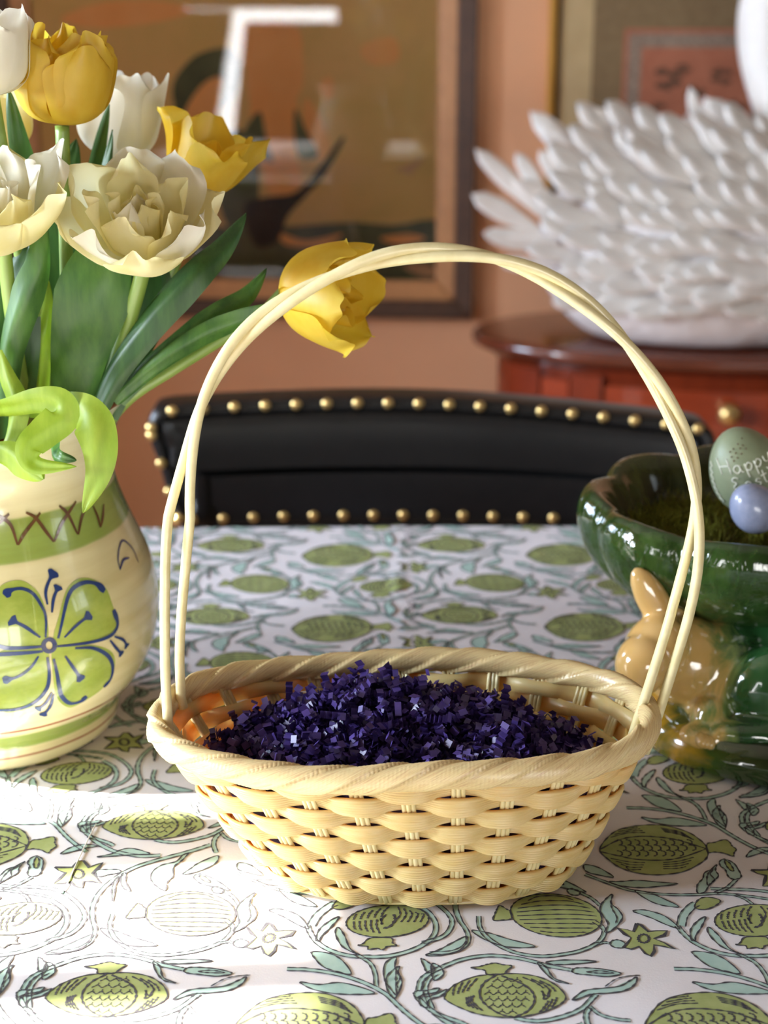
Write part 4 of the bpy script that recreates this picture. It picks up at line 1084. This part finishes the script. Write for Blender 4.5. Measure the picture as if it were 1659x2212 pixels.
egg('egg', 'small lilac blue egg leaning against the sage green egg', P(1628, 1096, .990), .0165, .0195, (-.5, -.3, .6), M['egg_b'])

# ------------------------------------------------------------------ chair
CY = 1.585
chb = [(312, 930), (322, 900), (345, 888), (420, 884), (600, 880), (800, 878), (1000, 882), (1200, 893), (1400, 907), (1500, 915), (1535, 930), (1550, 965), (1542, 1050), (1522, 1178), (1300, 1182), (900, 1182), (600, 1182), (420, 1182), (390, 1172), (364, 1118), (340, 1030), (316, 962)]
ol = cat([P(x, y, CY) for x, y in chb], 4, True)
cxm = sum(p.x for p in ol) / len(ol)
def curve_y(p): return Vector((p.x, p.y + .035 - .30 * (p.x - cxm) ** 2, p.z))
def inset(q, d):
    n_ = len(q); out = []
    for i in range(n_):
        tg = q[(i + 1) % n_] - q[i - 1]; tg.y = 0; tg.normalize(); nn = Vector((tg.z, 0, -tg.x))
        out.append(q[i] + nn * d)
    return out
def area_sign(q): return sum(q[i - 1].x * q[i].z - q[i].x * q[i - 1].z for i in range(len(q)))
if area_sign(ol) > 0: ol = ol[::-1]
ch = thing('chair', 'black leather chair with brass nail trim tucked behind the table', 'chair', (cxm, CY + .0, 0))
def loft(name, rings, mat, par_, cap0=False, cap1=False):
    n_ = len(rings[0]); V = [curve_y(p) for r in rings for p in r]; Fc = []
    for j in range(len(rings) - 1):
        for i in range(n_): Fc.append((j * n_ + i, j * n_ + (i + 1) % n_, (j + 1) * n_ + (i + 1) % n_, (j + 1) * n_ + i))
    if cap0: Fc.append(tuple(range(n_))[::-1])
    if cap1: Fc.append(tuple((len(rings) - 1) * n_ + i for i in range(n_)))
    return mk(name, V, Fc, mat, par_)
sh = lambda q, dy: [Vector((p.x, p.y + dy, p.z)) for p in q]
def zmid(x):
    z1 = max(p.z for p in ol if abs(p.x - x) < .05); z0_ = min(p.z for p in ol if abs(p.x - x) < .05); return (z0_ + z1) / 2
loft('back_border', [sh(inset(ol, .004), .055), sh(ol, .045), sh(ol, .012), sh(inset(ol, .003), .004), sh(inset(ol, .008), .001), sh(inset(ol, .014), .001), sh(inset(ol, .016), .006)], M['leather'], ch, True)
loft('back_panel', [sh(inset(ol, .0155), .008), sh(inset(ol, .0165), .002), sh(inset(ol, .020), -.001), sh(inset(ol, .030), -.003), sh(inset(ol, .042), -.004)] + [[Vector((p.x, p.y - .004, zmid(p.x) + (p.z - zmid(p.x)) * f_)) for p in inset(ol, .042)] for f_ in (.7, .4, .1)], M['leather'], ch, False, False)
nl = inset(ol, .0055); acc = 0; last = None; npos = []
for i in range(len(nl)):
    a, b = nl[i], nl[(i + 1) % len(nl)]; l = (b - a).length
    while acc < l: npos.append(a.lerp(b, acc / l)); acc += .0335
    acc -= l
bm = bmesh.new(); ellipsoid_bm(bm, (0, 0, 0), (.0062, .0040, .0062), None, 2); nm = bpy.data.meshes.new('nail'); bm.to_mesh(nm); bm.free(); nm.materials.append(M['brass']); nm.polygons.foreach_set('use_smooth', [True] * len(nm.polygons))
zlow = min(p.z for p in nl)
for p in npos:
    o = bpy.data.objects.new('nail', nm); COL.objects.link(o); o.location = curve_y(p) + Vector((0, -.001 - (.001 if p.z < zlow + .02 else 0), .021 if p.z < zlow + .02 else 0)); par(o, ch)
for sx in (-.2, .2):
    mk('back_post', *tube([Vector((cxm + sx * 1.05, CY + .05, .72)), Vector((cxm + sx, CY + .03, .55)), Vector((cxm + sx, CY - .01, .44))], .016, 12), M['darkwood'], ch)
bevel(mk('seat', *box(cxm - .25, cxm + .25, CY - .42, CY + .02, .40, .46), M['leather'], ch, False), .02, 3)
for sx in (-.22, .22):
    for sy in (-.39, -.01): mk('leg', *tube([Vector((cxm + sx, CY + sy, 0)), Vector((cxm + sx, CY + sy, .40))], lambda q: .014 + .008 * q, 10), M['darkwood'], ch)

# ------------------------------------------------------------------ framed ship painting
def rail4(name, x0, x1, z0, z1, w, off0, off1, mat, parent, lip_=.0):
    O = [(x0, z0), (x1, z0), (x1, z1), (x0, z1)]; I = [(x0 + w, z0 + w), (x1 - w, z0 + w), (x1 - w, z1 - w), (x0 + w, z1 - w)]
    for k in range(4):
        a, b = k, (k + 1) % 4
        V = []
        for (x, z_), off in ((O[a], off0), (O[b], off0), (I[b], off0), (I[a], off0), (O[a], off1), (O[b], off1), (I[b], off1 - lip_), (I[a], off1 - lip_)): V.append(wallpt(x, z_, off))
        bevel(mk(name, V, [(0, 3, 2, 1), (4, 5, 6, 7), (0, 1, 5, 4), (1, 2, 6, 5), (2, 3, 7, 6), (3, 0, 4, 7)], mat, parent, False), .003)
M['fr_dark'] = noisy('frame_dark', srgb(66, 42, 26), srgb(82, 54, 34), 9, .55, .5, stretch=(3, 1, 3))
M['fr_mid'] = noisy('frame_oak', srgb(172, 122, 78), srgb(190, 138, 90), 12, .45, .4, stretch=(3, 1, 3))
bl = PW(38, 676); br = PW(1018, 680)
px0, px1, pz0 = bl.x, br.x, (bl.z + br.z) / 2
pz1 = pz0 + .98
pt = thing('ship_painting', 'large framed painting of a sailing ship under glass on the peach wall', 'painting', wallpt((px0 + px1) / 2, pz0))
sc_ = (px1 - px0) / 980
w1 = 38 * sc_; w2 = 40 * sc_
rail4('frame_rail', px0, px1, pz0, pz1, w1, 0, .034, M['fr_dark'], pt, .006)
rail4('frame_liner', px0 + w1, px1 - w1, pz0 + w1, pz1 - w1, w2, 0, .024, M['fr_mid'], pt, .010)
ix0, ix1, iz0, iz1 = px0 + w1 + w2, px1 - w1 - w2, pz0 + w1 + w2, pz1 - w1 - w2
M['canvas'] = noisy('canvas_ochre', srgb(220, 180, 110), srgb(240, 188, 124), 7, .8, .1, lo=.35, hi=.75, dist=.6)
mk('canvas', [wallpt(ix0, iz0, .006), wallpt(ix1, iz0, .006), wallpt(ix1, iz1, .006), wallpt(ix0, iz1, .006)], [(0, 1, 2, 3)], M['canvas'], pt, False)
def paint(name, pts, mat, off, closed=True):
    q = [PW(x, y, off) for x, y in pts]; q = cat(q, 4, True)
    V = [wallpt(min(max(p.x, ix0), ix1), min(max(p.z, iz0), iz1), off) for p in q]
    tri = tessellate_polygon([[Vector((p.x, p.z, 0)) for p in V]])
    mk(name, V, [tuple(t_) for t_ in tri], mat, pt, False)
M['pt_or'] = noisy('paint_orange', srgb(248, 168, 100), srgb(252, 182, 116), 14, .8, .1)
M['pt_gr'] = noisy('paint_green', srgb(84, 88, 70), srgb(118, 116, 84), 16, .8, .1)
M['pt_dk'] = noisy('paint_dark', srgb(44, 42, 42), srgb(70, 60, 52), 16, .8, .1)
M['pt_gd'] = noisy('paint_gold', srgb(150, 118, 62), srgb(170, 130, 76), 16, .8, .1)
M['pt_wh'] = noisy('paint_white', srgb(196, 150, 112), srgb(214, 168, 126), 16, .8, .1)
paint('painted_sea', [(430, 500), (520, 492), (640, 488), (760, 480), (850, 486), (960, 482), (960, 620), (700, 620), (430, 620)], M['pt_gr'], .0068)
paint('painted_sail', [(372, 190), (400, 140), (440, 112), (500, 105), (520, 150), (500, 220), (440, 250), (390, 262)], M['pt_gr'], .0068)
paint('painted_sail', [(400, 240), (440, 180), (480, 170), (470, 240), (440, 300), (405, 300)], M['pt_or'], .0071)
paint('painted_sail', [(515, 60), (560, 45), (640, 55), (655, 120), (650, 200), (600, 240), (545, 235), (530, 150)], M['pt_or'], .0071)
paint('painted_sail', [(555, 150), (620, 170), (650, 260), (640, 330), (650, 400), (590, 430), (565, 350), (540, 260)], M['pt_or'], .0073)
paint('painted_sail', [(660, 210), (690, 250), (715, 320), (700, 350), (670, 320), (655, 260)], M['pt_or'], .0073)
paint('painted_sail', [(690, 180), (715, 165), (722, 200), (705, 215)], M['pt_or'], .0073)
paint('painted_sail', [(638, 235), (660, 280), (688, 335), (650, 342), (636, 300)], M['pt_gr'], .0076)
paint('painted_sail', [(560, 240), (575, 300), (590, 350), (545, 330), (520, 300)], M['pt_gr'], .0076)
paint('painted_sail', [(480, 290), (545, 300), (560, 420), (540, 480), (500, 500), (470, 420)], M['pt_gr'], .0070)
paint('painted_hull', [(530, 440), (580, 425), (640, 415), (690, 360), (735, 300), (742, 305), (700, 380), (650, 435), (620, 470), (600, 520), (560, 535), (535, 500)], M['pt_dk'], .0078)
paint('painted_wave', [(600, 500), (660, 520), (740, 505), (700, 530), (620, 530)], M['pt_or'], .0076)
paint('painted_wave', [(820, 515), (880, 505), (920, 515), (870, 530)], M['pt_or'], .0076)
paint('painted_wave', [(870, 575), (920, 570), (945, 590), (920, 600)], M['pt_wh'], .0076)
paint('painted_gull', [(852, 368), (880, 355), (918, 340), (900, 362), (886, 380), (874, 372)], M['pt_wh'], .0076)
paint('painted_cloud', [(130, 40), (220, 5), (330, 0), (420, 20), (330, 50), (200, 60)], M['pt_or'], .0068)
paint('painted_cloud', [(780, 100), (850, 80), (860, 130), (800, 140)], M['pt_or'], .0068)
m = bpy.data.materials.new('picture_glass'); m.use_nodes = True; m.node_tree.nodes.clear(); n = N(m)
out = n.new('ShaderNodeOutputMaterial'); tr = n.new('ShaderNodeBsdfTransparent'); gl = n.new('ShaderNodeBsdfGlossy'); gl.inputs['Roughness'].default_value = .02
fr = n.new('ShaderNodeFresnel'); fr.inputs['IOR'].default_value = 1.55; mx = n.new('ShaderNodeMixShader')
n.link(fr.outputs[0], mx.inputs[0]); n.link(tr.outputs[0], mx.inputs[1]); n.link(gl.outputs[0], mx.inputs[2]); n.link(mx.outputs[0], out.inputs['Surface'])
M['glass'] = m
V = [wallpt(x, z_, o_) for o_ in (.0095, .0115) for x, z_ in ((ix0 - .004, iz0 - .004), (ix1 + .004, iz0 - .004), (ix1 + .004, iz1 + .004), (ix0 - .004, iz1 + .004))]
mk('glass_pane', V, [(4, 5, 6, 7)], M['glass'], pt, False)

# ------------------------------------------------------------------ framed embroidery
gl_ = PW(1181, 240); xL = gl_.x; s2 = .00088
def wx(px): return PW(px, 150).x
def wz(py): return PW(1480, py).z
ep = thing('framed_embroidery', 'gold framed embroidery with red panel and wide cream mat behind the swan', 'picture', wallpt(wx(1500), wz(560)))
ex0, ex1 = wx(1181), wx(1819); ez0, ez1 = wz(560), wz(-340)
M['gold'] = pmat('gold_frame', srgb(214, 164, 76), .35, metal=.3)
M['mat_cream'] = noisy('mat_cream', srgb(184, 162, 120), srgb(194, 172, 130), 30, .9, .1)
M['mat_olive'] = noisy('mat_olive', srgb(124, 104, 76), srgb(136, 116, 86), 60, .9, .1)
M['silk_red'] = noisy('silk_red', srgb(160, 100, 76), srgb(174, 112, 86), 40, .7, .2)
M['silk_key'] = noisy('silk_border', srgb(112, 96, 84), srgb(168, 150, 132), 160, .8, .1)
M['silk_dark'] = noisy('silk_dark', srgb(92, 66, 52), srgb(120, 90, 72), 160, .8, .1)
rail4('frame_rail', ex0, ex1, ez0, ez1, .014, 0, .022, M['gold'], ep, .004)
rail4('frame_fillet', ex0 + .014, ex1 - .014, ez0 + .014, ez1 - .014, .008, 0, .012, M['fr_dark'], ep)
def panel(name, x0, x1, z0, z1, off, mat): 
    V = [wallpt(x, z_, o_) for o_ in (0.001, off) for x, z_ in ((x0, z0), (x1, z0), (x1, z1), (x0, z1))]
    return mk(name, V, [(0, 3, 2, 1), (4, 5, 6, 7), (0, 1, 5, 4), (1, 2, 6, 5), (2, 3, 7, 6), (3, 0, 4, 7)], mat, ep, False)
panel('mat_board', ex0 + .02, ex1 - .02, ez0 + .02, ez1 - .02, .006, M['mat_cream'])
panel('mat_inner', wx(1277), wx(1723), ez0 + .06, wz(-70), .0075, M['mat_olive'])
panel('silk_edge', wx(1344), wx(1662), ez0 + .1, wz(62), .0085, M['silk_red'])
panel('silk_border', wx(1354), wx(1652), ez0 + .11, wz(72), .0092, M['silk_key'])
panel('silk_panel', wx(1382), wx(1626), ez0 + .13, wz(102), .0099, M['silk_red'])
rg = random.Random(9)
for (cx, cy, s) in ((1440, 170, 34), (1560, 165, 26), (1420, 240, 26), (1500, 200, 22), (1475, 150, 18), (1590, 230, 20)):
    V = []; Fc = []
    for k in range(6):
        a = k * pi / 3 + rg.random(); b = len(V)
        for i in range(9):
            q = i / 8 * 2 * pi; x = cx + s * .55 * cos(a) + s * .42 * cos(q) * abs(cos(a)) + s * .16 * cos(q); y = cy + s * .55 * sin(a) + s * .25 * sin(q)
            p = PW(x, y, .0104); V.append(wallpt(p.x, p.z, .0104 + .0002 * k))
        Fc.append(tuple(b + i for i in range(8)))
    mk('embroidered_flower', V, Fc, M['silk_dark'], ep, False)

# ------------------------------------------------------------------ oval side chest
STZ = .695
SX, SY, SA, SB = .70, 2.62, .545, .235
cz = thing('side_chest', 'oval red-brown wooden chest with drawers carrying the white swan', 'chest', (SX, SY, 0))
def sy_lim(y, x): return min(y, sl(x) - .004)
def oval(a, b, prof_, name, mat, n_=96, parent=cz, cap=True):
    V = []
    for (k, h) in prof_:
        for i in range(n_):
            th = 2 * pi * i / n_; x = SX + (a + k) * cos(th); V.append(Vector((x, sy_lim(SY + (b + k) * sin(th), x), h)))
    Fc = [(j * n_ + i, j * n_ + (i + 1) % n_, (j + 1) * n_ + (i + 1) % n_, (j + 1) * n_ + i) for j in range(len(prof_) - 1) for i in range(n_)]
    if cap: Fc.append(tuple(range(n_))[::-1]); Fc.append(tuple((len(prof_) - 1) * n_ + i for i in range(n_)))
    return mk(name, V, Fc, mat, parent)
oval(SA, SB, [(-.035, STZ - .040), (-.030, STZ - .030), (-.010, STZ - .026), (0, STZ - .020), (.002, STZ - .012), (0, STZ - .005), (-.006, STZ - .001), (-.012, STZ)], 'top', M['cherrytop'])
oval(SA - .045, SB - .03, [(0, .10), (0, STZ - .036)], 'body', M['cherry'])
def front_panel(name, xa, xb, z0, z1, d, mat, parent):
    V = []; n_ = 14
    for dd in (.002, d):
        for z_ in (z0, z1):
            for i in range(n_ + 1):
                x = xa + (xb - xa) * i / n_; q = max(-.999, min(.999, (x - SX) / (SA - .045 + dd)))
                V.append(Vector((x, SY - (SB - .03 + dd) * math.sqrt(1 - q * q), z_)))
    m_ = n_ + 1; Fc = []
    for i in range(n_):
        Fc += [(2 * m_ + i, 2 * m_ + i + 1, 3 * m_ + i + 1, 3 * m_ + i), (m_ + i, m_ + i + 1, 3 * m_ + i + 1, 3 * m_ + i)[::-1], (i, i + 1, 2 * m_ + i + 1, 2 * m_ + i)]
    Fc += [(0, 2 * m_, 3 * m_, m_), (n_, m_ + n_, 3 * m_ + n_, 2 * m_ + n_)]
    return mk(name, V, Fc, mat, parent, False)
pxx = lambda px: (px - 829.5) / F * 2.46
M['drawer'] = noisy('drawer_wood', srgb(138, 50, 22), srgb(164, 66, 32), 5, .3, .5, coat=.4, stretch=(1, 1, 10))
front_panel('stile', pxx(1112), pxx(1180), .10, STZ - .046, .010, M['cherry'], cz)
front_panel('stile', pxx(1248), pxx(1312), .10, STZ - .046, .012, M['cherry'], cz)
front_panel('side_panel', pxx(1184), pxx(1244), .12, STZ - .06, .005, M['drawer'], cz)
dw = pxx(1860)
kn = [(0, .0), (.008, .0), (.007, .010), (.016, .016), (.019, .024), (.015, .032), (.006, .036), (.0005, .0365)]
for k in range(3):
    z1 = STZ - .060 - .145 * k; z0_ = z1 - .130
    d = front_panel('drawer', pxx(1320), dw, z0_, z1, .012, M['drawer'], cz)
    for xk in (pxx(1580), pxx(1790)):
        q = (xk - SX) / (SA - .03); yk = SY - (SB - .018) * math.sqrt(1 - q * q)
        V = [Vector((xk + r * cos(2 * pi * i / 20), yk - h, (z0_ + z1) / 2 + .034 + r * sin(2 * pi * i / 20))) for r, h in kn for i in range(20)]
        Fc = [(j * 20 + i, j * 20 + (i + 1) % 20, (j + 1) * 20 + (i + 1) % 20, (j + 1) * 20 + i) for j in range(len(kn) - 1) for i in range(20)]
        sub(mk('knob', V, Fc, M['brass']), d)
for sx_ in (-.36, .36): mk('foot', *box(SX + sx_ - .03, SX + sx_ + .03, SY - .12, SY + .12, 0, .11), M['cherry'], cz, False)

# ------------------------------------------------------------------ swan planter
M['swan'] = noisy('swan_ceramic', srgb(236, 230, 222), srgb(246, 242, 236), 20, .55, .4)
M['swan_w'] = noisy('swan_white', srgb(226, 218, 214), srgb(240, 234, 230), 30, .6, .4, bump=.6, bdist=.006)
swx, swy = .555, 2.555
sw = thing('swan_planter', 'large white ceramic swan with layered feathers on the oval chest', 'swan', (swx, swy, STZ))
V = []
sp = [(.02, 0), (.60, .0), (.76, .012), (.90, .05), (1.0, .10), (1.04, .15), (1.0, .21), (.86, .27), (.6, .31), (.02, .325)]
NT = 72
for (r, h) in sp:
    for i in range(NT):
        th = 2 * pi * i / NT
        k = 1 + (.05 * noise.noise((cos(th) * 6, sin(th) * 6, h * 40)) + .02 * noise.noise((cos(th) * 16, sin(th) * 16, h * 90))) * (1 if .0 < h < .14 else .3)
        V.append(Vector((swx + .290 * r * k * cos(th), swy + .165 * r * k * sin(th), STZ + .001 + h * (1 + .0 * cos(th)))))
Fc = [(j * NT + i, j * NT + (i + 1) % NT, (j + 1) * NT + (i + 1) % NT, (j + 1) * NT + i) for j in range(len(sp) - 1) for i in range(NT)]
Fc.append(tuple(range(NT))[::-1]); Fc.append(tuple((len(sp) - 1) * NT + i for i in range(NT)))
o = mk('body', V, Fc, M['swan_w'], sw); sm = o.modifiers.new('s', 'SUBSURF'); sm.levels = 2; sm.render_levels = 2
# one feather mesh (tip along +X, width Y, bulge Z), shared
def feather_mesh(nm, L, Wd, th_):
    V = []; Fc = []; nu, nv = 7, 9
    for s in (1, -1):
        for j in range(nv):
            v = j / (nv - 1); w = Wd * (min(1, .35 + 1.2 * v)) * max(0, 1 - v ** 5) ** .5
            for i in range(nu):
                u = 2 * i / (nu - 1) - 1
                zt = th_ * (1 - u * u) * .7 + .25 * th_ * abs(u) ** 3 - .35 * th_ * math.exp(-(u / .12) ** 2)
                V.append(Vector((L * v, w * u, (zt if s > 0 else -.25 * th_) + .10 * L * v * v)))
        b = 0 if s > 0 else nu * nv
        for j in range(nv - 1):
            for i in range(nu - 1):
                f = (b + j * nu + i, b + (j + 1) * nu + i, b + (j + 1) * nu + i + 1, b + j * nu + i + 1); Fc.append(f if s > 0 else f[::-1])
    N_ = nu * nv
    rim_ = [j * nu for j in range(nv)] + [(nv - 1) * nu + i for i in range(1, nu)] + [j * nu + nu - 1 for j in range(nv - 2, -1, -1)]
    for a, b in zip(rim_, rim_[1:]): Fc.append((a, a + N_, b + N_, b))
    me = bpy.data.meshes.new(nm); me.from_pydata([tuple(v) for v in V], [], Fc); me.materials.append(M['swan']); me.polygons.foreach_set('use_smooth', [True] * len(me.polygons)); me.update()
    return me
fm = feather_mesh('feather', .085, .020, .010); fl = feather_mesh('feather_long', .13, .020, .010)
rg = random.Random(4)
def put_feather(me, p, tipdir, nrm, s=1.0):
    x = Vector(tipdir).normalized(); zz = Vector(nrm); zz = (zz - x * zz.dot(x)).normalized(); y = zz.cross(x)
    o = bpy.data.objects.new('feather', me); COL.objects.link(o); o.parent = sw
    R = Matrix((x, y, zz)).transposed().to_4x4()
    o.matrix_parent_inverse = Matrix.Translation(-Vector(sw.location)); o.matrix_basis = Matrix.Translation(p) @ R @ Matrix.Diagonal((s * rg.uniform(1.1, 1.45), s * rg.uniform(.85, 1.1), s, 1))
def swan_hit(px, py):
    d = ray(px, py); o_ = Vector((0, 0, CZ)); t_ = 2.1
    while t_ < 3.2:
        p = o_ + d * t_; h = p.z - STZ
        if 0 <= h <= .325:
            for (r0, h0), (r1, h1) in zip(sp, sp[1:]):
                if h0 <= h <= h1 and h1 > h0:
                    r = r0 + (r1 - r0) * (h - h0) / (h1 - h0)
                    if ((p.x - swx) / (.290 * r)) ** 2 + ((p.y - swy) / (.165 * r)) ** 2 < 1: return p
                    break
        t_ += .006
    return None
# side rows: (row start px, end px, y at start, y at end, surface depth, tip slope, n)
rows_ = [(1200, 1720, 650, 668, 2.44, -.06, 8, .9), (1190, 1700, 612, 634, 2.44, .02, 8, .95), (1165, 1700, 565, 600, 2.415, .06, 9, 1.0), (1190, 1710, 520, 555, 2.405, .14, 9, 1.0), (1180, 1720, 480, 505, 2.41, .24, 9, 1.0),
         (1190, 1730, 440, 460, 2.42, .34, 9, 1.05), (1210, 1740, 400, 415, 2.44, .46, 9, 1.05), (1240, 1750, 362, 375, 2.47, .58, 8, 1.1), (1270, 1760, 330, 345, 2.50, .75, 8, 1.1)]
for ri, (xa, xb, ya, yb, Y, sl_, n_, s) in enumerate(rows_):
    for k in range(n_):
        f = (k + .5 * (ri % 2)) / n_
        x = xa + 95 + (xb - xa) * f; y = ya + (yb - ya) * f + 8 * rg.uniform(-1, 1)
        dY = .05 * ((x - 1480) / 300) ** 2
        p = swan_hit(x, y)
        p = P(x, y, Y + dY) if p is None else p + Vector((0, -.004, 0))
        put_feather(fm, p, (-1, -.16 - .05 * rg.random(), sl_ * .9 + .06 + rg.uniform(-.14, .14)), (-.1, -1, .35 + .08 * ri), s * rg.uniform(.92, 1.1))
# upper wing edge
for k in range(11):
    x = 1265 + 46 * k; y = 380 + rg.uniform(-10, 14) - (26 if k % 3 == 0 else 0)
    put_feather(fl if k % 2 else fm, P(x, y + 20, 2.52 + .01 * (k % 3)), (-.75 - .2 * rg.random(), -.05, .85), (-.3, -1, .3), 1.0)
# tail
for (x, y, dx, dz, s) in ((1180, 470, -.8, .75, 1.25), (1165, 500, -1, .55, 1.2), (1180, 540, -1, .30, 1.05), (1190, 450, -.6, .9, 1.0), (1200, 520, -1, .1, 1.0), (1195, 580, -1, .15, .9), (1240, 470, -.8, .5, 1.1), (1240, 430, -.6, .8, 1.0), (1195, 480, -.9, .95, .95)):
    put_feather(fl, P(x, y, 2.47), (dx, -.12, dz), (-.2, -1, .2), s * .70)
# raised wing tip
for (x, y, dx, dz, s) in ((1560, 360, -.55, .9, .95), (1590, 350, -.4, .95, 1.0), (1620, 360, -.5, .8, .9), (1545, 345, -.3, 1, .9)):
    put_feather(fl, P(x - 20, y, 2.56), (dx, .0, dz), (-.1, -1, .1), s * .72)
nk = cat([P(x, y, 2.55) for x, y in ((1800, 560), (1790, 430), (1730, 290), (1690, 180), (1668, 90), (1672, 0), (1710, -90), (1790, -130), (1850, -90))], 8)
mk('neck', *tube(nk, lambda q: .060 - .012 * q, 18), M['swan'], sw)
hd = P(1850, -90, 2.55); bm = bmesh.new(); ellipsoid_bm(bm, hd, (.075, .045, .05), Rr('Y', 35)); me = bpy.data.meshes.new('head'); bm.to_mesh(me); bm.free(); me.materials.append(M['swan']); me.polygons.foreach_set('use_smooth', [True] * len(me.polygons)); o = bpy.data.objects.new('head', me); COL.objects.link(o); par(o, sw)
mk('beak', *tube([hd + Vector((.04, 0, -.02)), hd + Vector((.10, 0, -.065)), hd + Vector((.13, 0, -.085))], lambda q: .026 * (1 - .8 * q), 12), M['swan'], sw)

# ------------------------------------------------------------------ loose thread on the cloth
pts = [(208, 1785), (190, 1822), (172, 1858), (155, 1895), (143, 1920), (132, 1935)]
M['thread'] = thin('cotton_thread', srgb(230, 226, 216), srgb(240, 236, 228), 50, .2)
q = cat([PZ(x, y) for x, y in pts], 6)
q = [cloth(p.x, p.y, .0009) for p in q]
tag(mk('loose_thread', *tube(q, .0004, 6), M['thread']), 'thin white loose thread lying on the sunlit cloth', 'thread')
